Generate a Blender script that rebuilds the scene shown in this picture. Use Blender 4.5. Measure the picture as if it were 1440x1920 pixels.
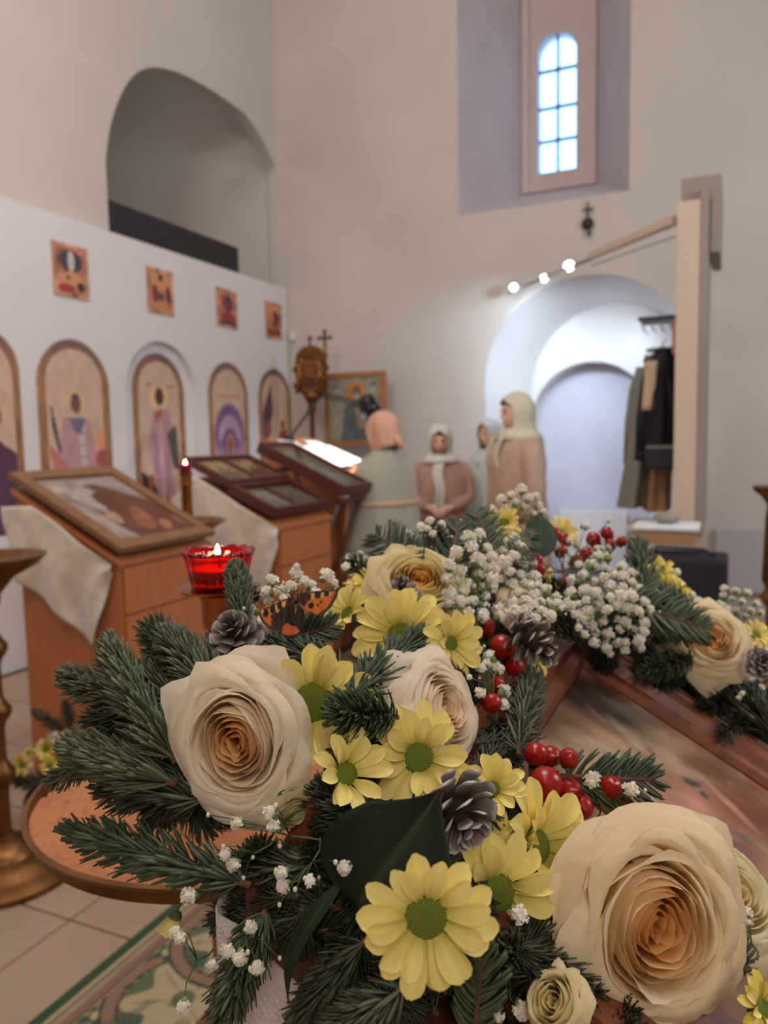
import bpy, bmesh, math, random
import numpy as np
from mathutils import Vector, Matrix, Quaternion
from mathutils.geometry import tessellate_polygon

random.seed(7); rng = np.random.default_rng(7)
for o in list(bpy.data.objects): bpy.data.objects.remove(o)
SC = bpy.context.scene
COL = SC.collection
PI = math.pi

# ------------------------------------------------------------------ camera
FPX = 1442.0
YAW, PITCH, ROLL = math.radians(24.5), math.radians(5.3), .019
FW = Vector((-math.sin(YAW)*math.cos(PITCH), math.cos(YAW)*math.cos(PITCH), -math.sin(PITCH)))
_r0 = Vector((math.cos(YAW), math.sin(YAW), 0)); _u0 = _r0.cross(FW)
RT = math.cos(ROLL)*_r0 - math.sin(ROLL)*_u0
UP = math.sin(ROLL)*_r0 + math.cos(ROLL)*_u0
EYE = Vector((0, 0, 1.42))
cd = bpy.data.cameras.new('camera'); cam = bpy.data.objects.new('camera', cd); COL.objects.link(cam)
cam.matrix_world = Matrix.Translation(EYE) @ Matrix((RT, UP, -FW)).transposed().to_4x4()
cd.sensor_fit = 'HORIZONTAL'; cd.sensor_width = 24.0; cd.lens = 24.0*FPX/1440
cd.clip_start = .02
cd.dof.use_dof = True; cd.dof.focus_distance = .43; cd.dof.aperture_fstop = 24.0/3.0
SC.camera = cam

def ray(x, y): return FW + RT*((x-720)/FPX) + UP*((960-y)/FPX)
def PD(x, y, d): return EYE + ray(x, y)*d            # point at a distance along the view
def PX(x, y, X): r = ray(x, y); return EYE + r*((X-EYE.x)/r.x)
def PY(x, y, Y): r = ray(x, y); return EYE + r*((Y-EYE.y)/r.y)
def PZ(x, y, Z): r = ray(x, y); return EYE + r*((Z-EYE.z)/r.z)

# ------------------------------------------------------------------ sky, exposure, lights
SC.view_settings.view_transform = 'Standard'; SC.view_settings.look = 'None'
SC.view_settings.gamma = 1; SC.view_settings.use_curve_mapping = False
SC.view_settings.exposure = 0.0
w = bpy.data.worlds.new('sky'); SC.world = w; w.use_nodes = True
bg = w.node_tree.nodes['Background']; bg.inputs[0].default_value = (.50, .75, 1, 1); bg.inputs[1].default_value = 4.0

def lamp(name, kind, loc, target, power, color, **kw):
    l = bpy.data.lights.new(name, kind); l.energy = power; l.color = color
    for k, v in kw.items(): setattr(l, k, v)
    o = bpy.data.objects.new(name, l); COL.objects.link(o); o.location = loc
    if target is not None:
        o.rotation_euler = (Vector(target)-Vector(loc)).to_track_quat('-Z', 'Y').to_euler()
    return o
lamp('assumed_ceiling_light', 'AREA', (-.6, 1.2, 4.6), (-1.2, 1.8, 0), 58, (1, .90, .82), size=1.4, shape='DISK')  # assumed warm light overhead, a bare area light with no fitting built
lamp('assumed_side_light', 'AREA', (3.4, 3.2, 3.4), (-3, 4.4, 1.6), 108, (.84, .92, 1), size=1.6)  # assumed cool daylight from the right, no window built in that wall
lamp('overhead_fill_light', 'AREA', (-1.6, 3.6, 7.4), (-2.0, 4.2, 0), 66, (1, .94, .90), size=2.6)  # unseen fill added overhead, ambient light for the closed room
lamp('rear_fill_light', 'AREA', (1.0, -1.6, 3.0), (-.6, 1.5, 1.2), 30, (1, .88, .76), size=1.2, shape='DISK')  # added warm fill behind the camera, brightens the flowers
lamp('altar_fill_light', 'AREA', (-5.6, 4.6, 5.6), (-5.2, 5.6, 3), 12, (1, .92, .88), size=.8)  # unseen fill added to lighten the space inside the arch
lamp('left_wall_fill_light', 'AREA', (-2.2, .6, 4.4), (-4.4, 3.2, 3.9), 64, (1, .80, .70), size=1.0, shape='DISK')  # added warm fill aimed at the upper left wall, no visible source

# ------------------------------------------------------------------ colours and materials
def lin(c):
    c = np.asarray(c, float)
    if c.max() > 1.001: c = c/255.
    return np.where(c <= .04045, c/12.92, ((c+.055)/1.055)**2.4)
def L4(c): return tuple(lin(c)) + (1.0,)
MATS = {}
def mat(name, color=None, rough=.6, metal=0., var=.0, vscale=20., bump=0., bscale=80., attr=False, trans=0., spec=.5,
        emit=None, estr=0., sheen=0., stretch=None, transmission=0., ior=1.45, coat=0.):
    if name in MATS: return MATS[name]
    m = bpy.data.materials.new(name); m.use_nodes = True; nt = m.node_tree; N = nt.nodes; Lk = nt.links
    b = N['Principled BSDF']; b.inputs['Roughness'].default_value = rough; b.inputs['Metallic'].default_value = metal
    b.inputs['Specular IOR Level'].default_value = spec; b.inputs['IOR'].default_value = ior
    b.inputs['Transmission Weight'].default_value = transmission; b.inputs['Coat Weight'].default_value = coat
    b.inputs['Sheen Weight'].default_value = sheen
    src = None
    tc = N.new('ShaderNodeTexCoord'); mp = N.new('ShaderNodeMapping'); Lk.new(tc.outputs['Object'], mp.inputs[0])
    if stretch: mp.inputs['Scale'].default_value = stretch
    if attr:
        a = N.new('ShaderNodeAttribute'); a.attribute_name = 'Col'; src = a.outputs['Color']
    if var > 0:
        n = N.new('ShaderNodeTexNoise'); n.inputs['Scale'].default_value = vscale; n.inputs['Detail'].default_value = 5
        Lk.new(mp.outputs[0], n.inputs['Vector'])
        r = N.new('ShaderNodeMapRange'); r.inputs[1].default_value = .3; r.inputs[2].default_value = .7
        r.inputs[3].default_value = 1-var; r.inputs[4].default_value = 1+var; Lk.new(n.outputs['Fac'], r.inputs[0])
        mx = N.new('ShaderNodeVectorMath'); mx.operation = 'SCALE'
        if src: Lk.new(src, mx.inputs[0])
        else: mx.inputs[0].default_value = tuple(lin(color))
        Lk.new(r.outputs[0], mx.inputs['Scale']); src = mx.outputs[0]
    if src: Lk.new(src, b.inputs['Base Color'])
    else: b.inputs['Base Color'].default_value = L4(color)
    if bump > 0:
        n2 = N.new('ShaderNodeTexNoise'); n2.inputs['Scale'].default_value = bscale; n2.inputs['Detail'].default_value = 4
        Lk.new(mp.outputs[0], n2.inputs['Vector'])
        bp = N.new('ShaderNodeBump'); bp.inputs['Strength'].default_value = bump; bp.inputs['Distance'].default_value = .01
        Lk.new(n2.outputs['Fac'], bp.inputs['Height']); Lk.new(bp.outputs[0], b.inputs['Normal'])
    if trans > 0:
        t = N.new('ShaderNodeBsdfTranslucent'); ms = N.new('ShaderNodeMixShader'); ms.inputs[0].default_value = trans
        if src: Lk.new(src, t.inputs[0])
        else: t.inputs[0].default_value = L4(color)
        Lk.new(b.outputs[0], ms.inputs[1]); Lk.new(t.outputs[0], ms.inputs[2])
        Lk.new(ms.outputs[0], N['Material Output'].inputs[0])
    if emit is not None:
        b.inputs['Emission Color'].default_value = L4(emit); b.inputs['Emission Strength'].default_value = estr
    MATS[name] = m
    return m
PLASTER = mat('plaster', (202, 194, 186), .9, var=.05, vscale=1.3, bump=.35, bscale=9)
PLASTER_C = mat('white_plaster', (214, 210, 210), .85, var=.035, vscale=2, bump=.25, bscale=14)
WHITE = mat('white_board', (222, 218, 220), .6, var=.015, vscale=3)
WINPAINT = mat('window_paint', (205, 190, 188), .7, var=.04, vscale=6)
ORANGE = mat('beech_veneer', (176, 108, 66), .45, var=.10, vscale=5, stretch=(9, 9, .7))
ORANGE_D = mat('beech_edge', (150, 86, 50), .5)
BROWN = mat('dark_brown_wood', (84, 46, 36), .4, var=.15, vscale=8, stretch=(2, 8, 8))
FRAMEW = mat('pale_oak', (126, 88, 60), .5, var=.16, vscale=9, stretch=(1.5, 6, 6))
MAHOG = mat('red_brown_moulding', (116, 60, 38), .5, var=.2, vscale=14, stretch=(1, 9, 9), coat=.05)
BRASS = mat('brass', (160, 116, 64), .34, 1., var=.12, vscale=12)
BRASS_D = mat('old_brass', (122, 86, 52), .42, 1., var=.25, vscale=20)
COPPER = mat('copper_brass', (186, 112, 68), .25, 1., var=.08, vscale=15)
SATIN = mat('satin', (206, 196, 186), .38, var=.12, vscale=22, bump=.25, bscale=40, sheen=.4)
SATIN2 = mat('satin_warm', (196, 180, 160), .42, var=.14, vscale=18, bump=.25, bscale=40, sheen=.4)
BLACK = mat('black_paint', (26, 24, 28), .45, var=.1)
BLACKG = mat('black_gloss', (22, 24, 30), .2)
PAINT = mat('painted_print', None, .7, attr=True)
PAINTG = mat('varnished_print', None, .6, attr=True, bump=.1, bscale=60, spec=.25)
SKIN = mat('skin', (242, 200, 180), .55, var=.04, vscale=30)

def new_mesh(name, V, Fc, m=None, smooth=False, col=None):
    me = bpy.data.meshes.new(name)
    me.from_pydata([tuple(v) for v in V], [], [tuple(f) for f in Fc])
    if smooth: me.polygons.foreach_set('use_smooth', [True]*len(me.polygons))
    if m is not None: me.materials.append(m)
    if col is not None:
        a = me.color_attributes.new('Col', 'FLOAT_COLOR', 'POINT')
        c = np.ones((len(V), 4)); c[:, :3] = col
        a.data.foreach_set('color', c.ravel())
    me.update()
    return me
def link(name, data, parent=None, loc=None, mtx=None):
    o = bpy.data.objects.new(name, data); COL.objects.link(o)
    if parent is not None: o.parent = parent
    if mtx is not None: o.matrix_local = mtx
    elif loc is not None: o.location = loc
    return o
def tag(o, label=None, cat=None, group=None, kind=None):
    if label: o['label'] = label
    if cat: o['category'] = cat
    if group: o['group'] = group
    if kind: o['kind'] = kind
    return o
def thing(name, label, cat, loc=(0, 0, 0), group=None, mtx=None):
    o = bpy.data.objects.new(name, None); COL.objects.link(o); o.empty_display_size = .05
    if mtx is not None: o.matrix_world = mtx
    else: o.location = loc
    return tag(o, label, cat, group)

class MB:                                               # mesh builder
    def __init__(s): s.v = []; s.f = []; s.c = []
    def add(s, V, Fc, c=None):
        n = len(s.v); s.v += [tuple(v) for v in V]; s.f += [tuple(i+n for i in f) for f in Fc]
        s.c += [tuple(c) if c is not None else (1, 1, 1)]*len(V)
        return s
    def box(s, a, b, bev=0.):
        x0, y0, z0 = [min(p, q) for p, q in zip(a, b)]; x1, y1, z1 = [max(p, q) for p, q in zip(a, b)]
        bm = bmesh.new(); bmesh.ops.create_cube(bm, size=1)
        for v in bm.verts: v.co = Vector(((x0+x1)/2+v.co.x*(x1-x0), (y0+y1)/2+v.co.y*(y1-y0), (z0+z1)/2+v.co.z*(z1-z0)))
        if bev > 0: bmesh.ops.bevel(bm, geom=bm.edges[:], offset=bev, segments=2, affect='EDGES', profile=.6)
        s.bm(bm); return s
    def bm(s, bm, M=None):
        bm.verts.index_update()
        s.add([(M@v.co if M else v.co) for v in bm.verts], [[v.index for v in f.verts] for f in bm.faces]); bm.free(); return s
    def prism(s, poly, axis, a, b):                     # poly in the two other axes, extruded along axis from a to b
        def p(u, v, t):
            return {0: (t, u, v), 1: (u, t, v), 2: (u, v, t)}[axis]
        n = len(poly)
        V = [p(u, v, a) for u, v in poly] + [p(u, v, b) for u, v in poly]
        Fc = [list(range(n)), list(range(2*n-1, n-1, -1))] + [[i, i+n, (i+1) % n+n, (i+1) % n] for i in range(n)]
        s.add(V, Fc); return s
    def lathe(s, prof, c=(0, 0, 0), seg=40, ax=None):
        V = []; Fc = []; n = len(prof); q = Quaternion() if ax is None else Vector((0, 0, 1)).rotation_difference(Vector(ax))
        for k in range(seg):
            a = 2*PI*k/seg
            for r, z in prof: V.append(Vector(c)+q@Vector((r*math.cos(a), r*math.sin(a), z)))
        for k in range(seg):
            k2 = (k+1) % seg
            for i in range(n-1): Fc.append((k*n+i, k2*n+i, k2*n+i+1, k*n+i+1))
        s.add(V, Fc); return s
    def tube(s, pts, r, seg=8, cap=True, c=None):
        pts = [Vector(p) for p in pts]; n = len(pts); V = []; Fc = []
        rs = r if hasattr(r, '__len__') else [r]*n
        t0 = (pts[1]-pts[0]).normalized(); a = t0.orthogonal().normalized()
        for i, p in enumerate(pts):
            t = (pts[min(i+1, n-1)]-pts[max(i-1, 0)]).normalized()
            a = (a - t*a.dot(t)).normalized(); b = t.cross(a)
            for k in range(seg):
                an = 2*PI*k/seg; V.append(p+(a*math.cos(an)+b*math.sin(an))*rs[i])
        for i in range(n-1):
            for k in range(seg):
                k2 = (k+1) % seg; Fc.append((i*seg+k, i*seg+k2, (i+1)*seg+k2, (i+1)*seg+k))
        if cap: Fc += [list(range(seg))[::-1], list(range((n-1)*seg, n*seg))]
        s.add(V, Fc, c); return s
    def loft(s, rings, cap=True, closed=True):
        n = len(rings[0]); V = [p for r in rings for p in r]; Fc = []
        for i in range(len(rings)-1):
            for k in range(n if closed else n-1):
                k2 = (k+1) % n; Fc.append((i*n+k, i*n+k2, (i+1)*n+k2, (i+1)*n+k))
        if cap and closed: Fc += [list(range(n))[::-1], list(range((len(rings)-1)*n, len(rings)*n))]
        s.add(V, Fc); return s
    def sphere(s, c, r, u=20, v=12):
        bm = bmesh.new(); bmesh.ops.create_uvsphere(bm, u_segments=u, v_segments=v, radius=1)
        rr = r if hasattr(r, '__len__') else (r, r, r)
        s.bm(bm, Matrix.Translation(c) @ Matrix.Diagonal((*rr, 1))); return s
    def grid(s, fn, nu, nv, c=None):
        V = [fn(i/(nu-1), j/(nv-1)) for j in range(nv) for i in range(nu)]
        Fc = [(j*nu+i, j*nu+i+1, (j+1)*nu+i+1, (j+1)*nu+i) for j in range(nv-1) for i in range(nu-1)]
        s.add(V, Fc, c); return s
    def mesh(s, name, m, smooth=False, col=False):
        return new_mesh(name, s.v, s.f, m, smooth, np.array(s.c) if col else None)
    def build(s, name, m, parent=None, smooth=False, sharp=None, loc=None, col=False, solid=0.):
        o = link(name, s.mesh(name, m, smooth, col), parent, loc)
        if sharp: o.data.set_sharp_from_angle(angle=math.radians(sharp))
        if solid:
            md = o.modifiers.new('thickness', 'SOLIDIFY'); md.thickness = solid; md.offset = 0
        return o
def struct(o, label=None, cat=None): o['kind'] = 'structure'; return tag(o, label, cat)

# painted pictures: colours on a fine grid of vertices
class Canvas:
    def __init__(s, w, h, c):
        s.w, s.h = w, h; s.a = np.zeros((h, w, 3)); s.a[:] = lin(c)
        s.y, s.x = np.mgrid[0:h, 0:w]; s.x = (s.x+.5)/w; s.y = (s.y+.5)/h        # x right, y down, 0..1
    def put(s, m, c, al=1.):
        m = np.clip(m, 0, 1)[..., None]*al; s.a = s.a*(1-m)+lin(c)*m; return s
    def ell(s, x, y, rx, ry, c, rot=0., soft=.12, al=1.):
        dx, dy = s.x-x, s.y-y; ca, sa = math.cos(rot), math.sin(rot)
        r = np.sqrt(((dx*ca+dy*sa)/rx)**2+((-dx*sa+dy*ca)/ry)**2); return s.put((1-r)/soft+.5, c, al)
    def rect(s, x0, y0, x1, y1, c, al=1.):
        return s.put(((s.x > x0) & (s.x < x1) & (s.y > y0) & (s.y < y1)).astype(float), c, al)
    def poly(s, pts, c, al=1.):
        ins = np.zeros(s.x.shape, bool); n = len(pts)
        for i in range(n):
            (x0, y0), (x1, y1) = pts[i], pts[(i+1) % n]
            if y0 == y1: continue
            cr = ((s.y >= min(y0, y1)) & (s.y < max(y0, y1)) & (s.x < x0+(s.y-y0)*(x1-x0)/(y1-y0))); ins ^= cr
        return s.put(ins.astype(float), c, al)
    def line(s, pts, wd, c, al=1.):
        asp = s.h/s.w
        for (x0, y0), (x1, y1) in zip(pts, pts[1:]):
            dx, dy = x1-x0, (y1-y0)*asp; l = dx*dx+dy*dy+1e-12
            t = np.clip(((s.x-x0)*dx+(s.y-y0)*asp*dy)/l, 0, 1)
            d = np.hypot(s.x-x0-t*dx, (s.y-y0)*asp-t*dy); s.put((wd-d)/(wd*.3)+.5, c, al)
        return s
    def noise(s, n, amt, seed=0, sx=1., sy=1.):
        r = np.random.default_rng(seed); f = np.zeros((s.h, s.w)); am = 1.
        for k in range(4):
            gx, gy = int(n*sx*2**k)+2, int(n*sy*2**k)+2; g = r.normal(size=(gy, gx))
            X = s.x*(gx-1.001); Y = s.y*(gy-1.001); xi, yi = X.astype(int), Y.astype(int); fx, fy = X-xi, Y-yi
            fx = fx*fx*(3-2*fx); fy = fy*fy*(3-2*fy)
            f += am*((g[yi, xi]*(1-fx)+g[yi, xi+1]*fx)*(1-fy)+(g[yi+1, xi]*(1-fx)+g[yi+1, xi+1]*fx)*fy); am *= .55
        if amt is None: return f
        s.a = np.clip(s.a*(1+amt*f[..., None]), 0, 1); return s
def panel(name, cv, fn, m, parent=None, mask=None):
    h, w_ = cv.h, cv.w; V = [fn(float(cv.x[j, i]), float(cv.y[j, i])) for j in range(h) for i in range(w_)]
    Fc = []
    for j in range(h-1):
        for i in range(w_-1):
            if mask is None or (mask[j, i] and mask[j+1, i] and mask[j, i+1] and mask[j+1, i+1]):
                Fc.append((j*w_+i, (j+1)*w_+i, (j+1)*w_+i+1, j*w_+i+1))
    me = new_mesh(name, V, Fc, m, True, cv.a.reshape(-1, 3))
    if mask is not None:
        bm = bmesh.new(); bm.from_mesh(me); bmesh.ops.delete(bm, geom=[v for v in bm.verts if not v.link_faces], context='VERTS'); bm.to_mesh(me); bm.free()
    return link(name, me, parent)

# ================================================================== THE ROOM
WY, WX = 6.85, -4.22
def holed_wall(name, outer, holes, to3, m):
    polys = [[Vector((u, v, 0)) for u, v in outer]] + [[Vector((u, v, 0)) for u, v in h] for h in holes]
    flat = [p for q in polys for p in q]
    tris = tessellate_polygon(polys)
    return new_mesh(name, [to3(p.x, p.y) for p in flat], tris, m)
def arch(cx, hw, z0, zs, rise, n=28):
    pts = [(cx-hw, z0)]
    for i in range(n+1):
        a = PI-PI*i/n; pts.append((cx+hw*math.cos(a), zs+rise*math.sin(a)))
    return pts+[(cx+hw, z0)]
# floor with tiles
fb = MB(); fb.box((-7, -2.5, -.12), (4, 7.9, -.012)); floor = struct(fb.build('floor', mat('grout', (120, 96, 78), .9)))
TILE = mat('beige_floor_tile', (160, 138, 118), .35, var=.07, vscale=4, bump=.04, bscale=30)
ts = .46; tb = MB(); tb.box((0, 0, -.012), (ts-.007, ts-.007, 0), .0015); tme = tb.mesh('tile', TILE)
qa = math.radians(0)
for i in range(-9, 1):
    for j in range(1, 15): link('tile', tme, floor, loc=(i*ts+.05, j*ts+.22, 0))
fb = MB()
for (a, b) in (((.51, -2.5), (4, 7.9)), ((-7, -2.5), (-4.2, 7.9)), ((-4.2, -2.5), (.5, .67))):
    fb.box((a[0], a[1], -.011), (b[0], b[1], -.001))
fb.build('floor_edge', TILE, floor)

# back wall with the deep window and the arched niche
wlX, wrX = PY(861, 405, WY).x, PY(1180, 352, WY).x
wz0, wz1 = 3.44, 6.9
nc, nhw = -1.18, .90
outerN = arch(nc, nhw, 0, 1.93, .87)
holes = [[(wlX, wz0), (wrX, wz0), (wrX, wz1), (wlX, wz1)], outerN]
me = holed_wall('wall_back', [(-7, 0), (nc-nhw-.001, 0), (nc-nhw-.001, -.0), (3.6, 0), (3.6, 8), (-7, 8)][:1]+[(3.6, 0), (3.6, 8), (-7, 8)],
                [holes[0]] + [[(p[0], max(p[1], .002)) for p in outerN]], lambda u, v: (u, WY, v), PLASTER)
wall_back = struct(link('wall_back', me))
# window splay
gy = 7.75
iL, iR, iz0, iz1 = PY(980, 365, gy).x, PY(1118, 350, gy).x, PY(1045, 356, gy).z, 6.6
A = [(wlX, WY, wz0), (wrX, WY, wz0), (wrX, WY, wz1), (wlX, WY, wz1)]; B = [(iL, gy, iz0), (iR, gy, iz0), (iR, gy, iz1), (iL, gy, iz1)]
b = MB(); b.add(A+B, [(0, 1, 5, 4), (1, 2, 6, 5), (2, 3, 7, 6), (3, 0, 4, 7)]); b.build('window_reveal', mat('sky_shaded_plaster', (192, 183, 187), .9, var=.06, vscale=3), wall_back)  # cool shade of the splay is put into its colour
# window: white surround with an arched light of eight panes
win = tag(link('window_1', None), None, None, None, 'structure'); win['kind'] = 'structure'
g0, g1 = PY(1012, 325, gy+.1), PY(1083, 325, gy+.1); gz0 = PY(1048, 326, gy+.1).z; gzt = PY(1048, 68, gy+.1).z
gcx, ghw = (g0.x+g1.x)/2, (g1.x-g0.x)/2; gsp = gzt-ghw*1.0
go = arch(gcx, ghw, gz0, gsp, ghw, 20)
me = holed_wall('window_frame', [(iL-.02, iz0-.02), (iR+.02, iz0-.02), (iR+.02, iz1), (iL-.02, iz1)], [go], lambda u, v: (u, gy, v), WINPAINT)
f = link('window_frame', me, win)
b = MB(); n = len(go)
b.add([(u, gy, v) for u, v in go]+[(u, gy+.16, v) for u, v in go], [(i, i+n, (i+1) % n+n, (i+1) % n) for i in range(n)]); b.build('frame_reveal', WINPAINT, win)
for (x0, x1, z0, z1) in ((iL+.0, iL+.07, iz0, iz1), (iR-.07, iR, iz0, iz1), (iL+.07, iR-.07, iz0, iz0+.09)):
    b = MB(); b.box((x0, gy-.035, z0), (x1, gy-.002, z1), .006); b.build('casing', WINPAINT, win)
zs = [PY(1048, y, gy+.1).z for y in (326, 264, 202, 132)]
MUNT = mat('muntin_paint', (150, 165, 185), .6)
b = MB(); b.box((gcx-.013, gy+.06, gz0), (gcx+.013, gy+.1, gzt)); b.build('muntin', MUNT, win)
for z in zs[1:]:
    b = MB(); b.box((gcx-ghw, gy+.06, z-.013), (gcx+ghw, gy+.1, z+.013)); b.build('muntin', MUNT, win)
PANE = mat('window_glass', (205, 228, 255), .12, trans=0., transmission=1., ior=1.1)
zz = zs+[gzt]
for k in range(4):
    for s in (-1, 1):
        if k < 3: b = MB(); b.box((gcx+s*.012, gy+.084, zz[k]+.012), (gcx+s*(ghw-.001), gy+.088, zz[k+1]-.012))
        else:
            pl = [(gcx+s*.012, zz[3]+.012), (gcx+s*ghw, zz[3]+.012)]+[(gcx+s*max(.012, ghw*math.cos(a)), gsp+ghw*math.sin(a)) for a in np.linspace(.0, PI/2, 9)]
            b = MB(); b.prism(pl, 1, gy+.084, gy+.088)
        b.build('pane', PANE, win)
# niche: splayed reveal, inner wall, blind door arch
ny = 7.55
innerN = arch(-1.04, .78, 0, 1.86, .80)
b = MB(); n = len(outerN)
b.add([(u, WY, v) for u, v in outerN]+[(u, ny, v) for u, v in innerN], [(i, i+n, i+n+1, i+1) for i in range(n-1)])
b.build('niche_reveal', PLASTER_C, wall_back, smooth=True, sharp=40)
darch = arch(-1.26, .56, 0, 1.58, .55)
me = holed_wall('niche_wall', [(p[0], p[1]) for p in innerN], [[(p[0], max(p[1], .003)) for p in darch]], lambda u, v: (u, ny, v), PLASTER_C)
link('niche_wall', me, wall_back)
b = MB(); dar = darch; dar2 = [(u+.02, v) for u, v in darch]
b.add([(u, ny, v) for u, v in dar]+[(u, ny+.22, v) for u, v in dar2], [(i, i+n, i+n+1, i+1) for i in range(n-1)])
b.build('doorway_reveal', PLASTER_C, wall_back, smooth=True, sharp=40)
b = MB(); b.box((-2.1, ny+.22, 0), (-.4, ny+.3, 2.4)); b.build('doorway_back', mat('whitewash', (198, 198, 212), .85, var=.06, vscale=3), wall_back)
# wall above the screen with the great arch
aw = [PX(x, y, WX) for x, y in ((199, 420), (198, 300), (205, 240), (222, 185), (246, 143), (272, 127), (302, 126), (342, 138), (392, 165), (440, 198), (466, 220), (492, 262), (510, 298), (522, 322))]
aw = [(p.y, p.z) for p in aw]; aw[0] = (aw[1][0], 2.6); aw.append((WY-.02, aw[-1][1]-.12)); aw.append((WY-.02, 2.6)); aw = [(min(a, WY-.02), c) for a, c in aw]
# smooth the arch
def smooth_poly(p, it=2):
    for _ in range(it):
        q = [p[0], p[1]]
        for a, c in zip(p[1:-2], p[2:-1]):
            q += [(a[0]*.75+c[0]*.25, a[1]*.75+c[1]*.25), (a[0]*.25+c[0]*.75, a[1]*.25+c[1]*.75)]
        p = q+[p[-2], p[-1]]
    return p
aw = smooth_poly(aw)
me = holed_wall('wall_left', [(-2.5, 0), (WY, 0), (WY, 8), (-2.5, 8)], [aw], lambda u, v: (WX, u, v), PLASTER)
wall_left = struct(link('wall_left', me))
b = MB(); n = len(aw); b.add([(WX, u, v) for u, v in aw]+[(WX-.10, u, v) for u, v in aw], [(i, i+n, (i+1) % n+n, (i+1) % n) for i in range(n)]); b.build('arch_reveal', PLASTER, wall_left)
b = MB(); b.box((-7, 2.5, 0), (-6.9, WY, 8)); b.box((-7, 2.4, 0), (WX, 2.5, 8)); b.build('altar_wall', PLASTER, wall_left)
b = MB(); b.box((3.6, -2.5, 0), (3.75, 7.9, 8)); struct(b.build('wall_right', PLASTER))
b = MB(); b.box((-7, -2.6, 0), (3.75, -2.5, 8)); struct(b.build('wall_front', PLASTER))
b = MB(); b.box((-7, -2.6, 8), (3.75, 7.9, 8.15)); struct(b.build('ceiling', PLASTER))

# ================================================================== THE SCREEN OF ICONS
IX = -4.15
def zx(x, y): return PX(x, y, IX)
scr = thing('icon_screen', 'long white partition wall with arched painted panels left of the corner', 'partition', (IX, 5, 0))
LOC = Vector((IX, 5, 0))
def rel(b, o): b.v = [tuple(Vector(v)-o) for v in b.v]; return b
top = 2.965
da = [zx(240, 800).y, zx(371, 800).y]; dcy = sum(da)/2; dhw = (da[1]-da[0])/2; dz = zx(300, 640).z
darc = arch(dcy, dhw, .003, dz-dhw*.98, dhw*.98, 24)
me = holed_wall('screen_board', [(.8, 0), (WY-.02, 0), (WY-.02, top), (.8, top)], [darc], lambda u, v: (0, u-5, v), WHITE)
link('board', me, scr)
b = MB(); b.box((IX-.065, .8, top-.02), (IX-.001, WY-.02, top), .002); rel(b, LOC).build('top_rail', WHITE, scr)
b = MB(); n = len(darc); b.add([(IX, u, v) for u, v in darc]+[(IX-.055, u, v) for u, v in darc], [(i, i+n, i+n+1, i+1) for i in range(n-1)])
rel(b, LOC).build('door_reveal', WHITE, scr, smooth=True, sharp=40)
b = MB(); b.box((IX-.066, da[0]-.05, 0), (IX-.056, da[1]+.05, dz+.05)); rel(b, LOC).build('door_leaf', WHITE, scr)
b = MB(); b.tube([(IX-.055, da[1]-.1, 1.2), (IX-.02, da[1]-.1, 1.2), (IX-.02, da[1]-.1, 1.06), (IX-.055, da[1]-.1, 1.06)], .008); rel(b, LOC).build('handle', BRASS, scr, smooth=True)

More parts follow.
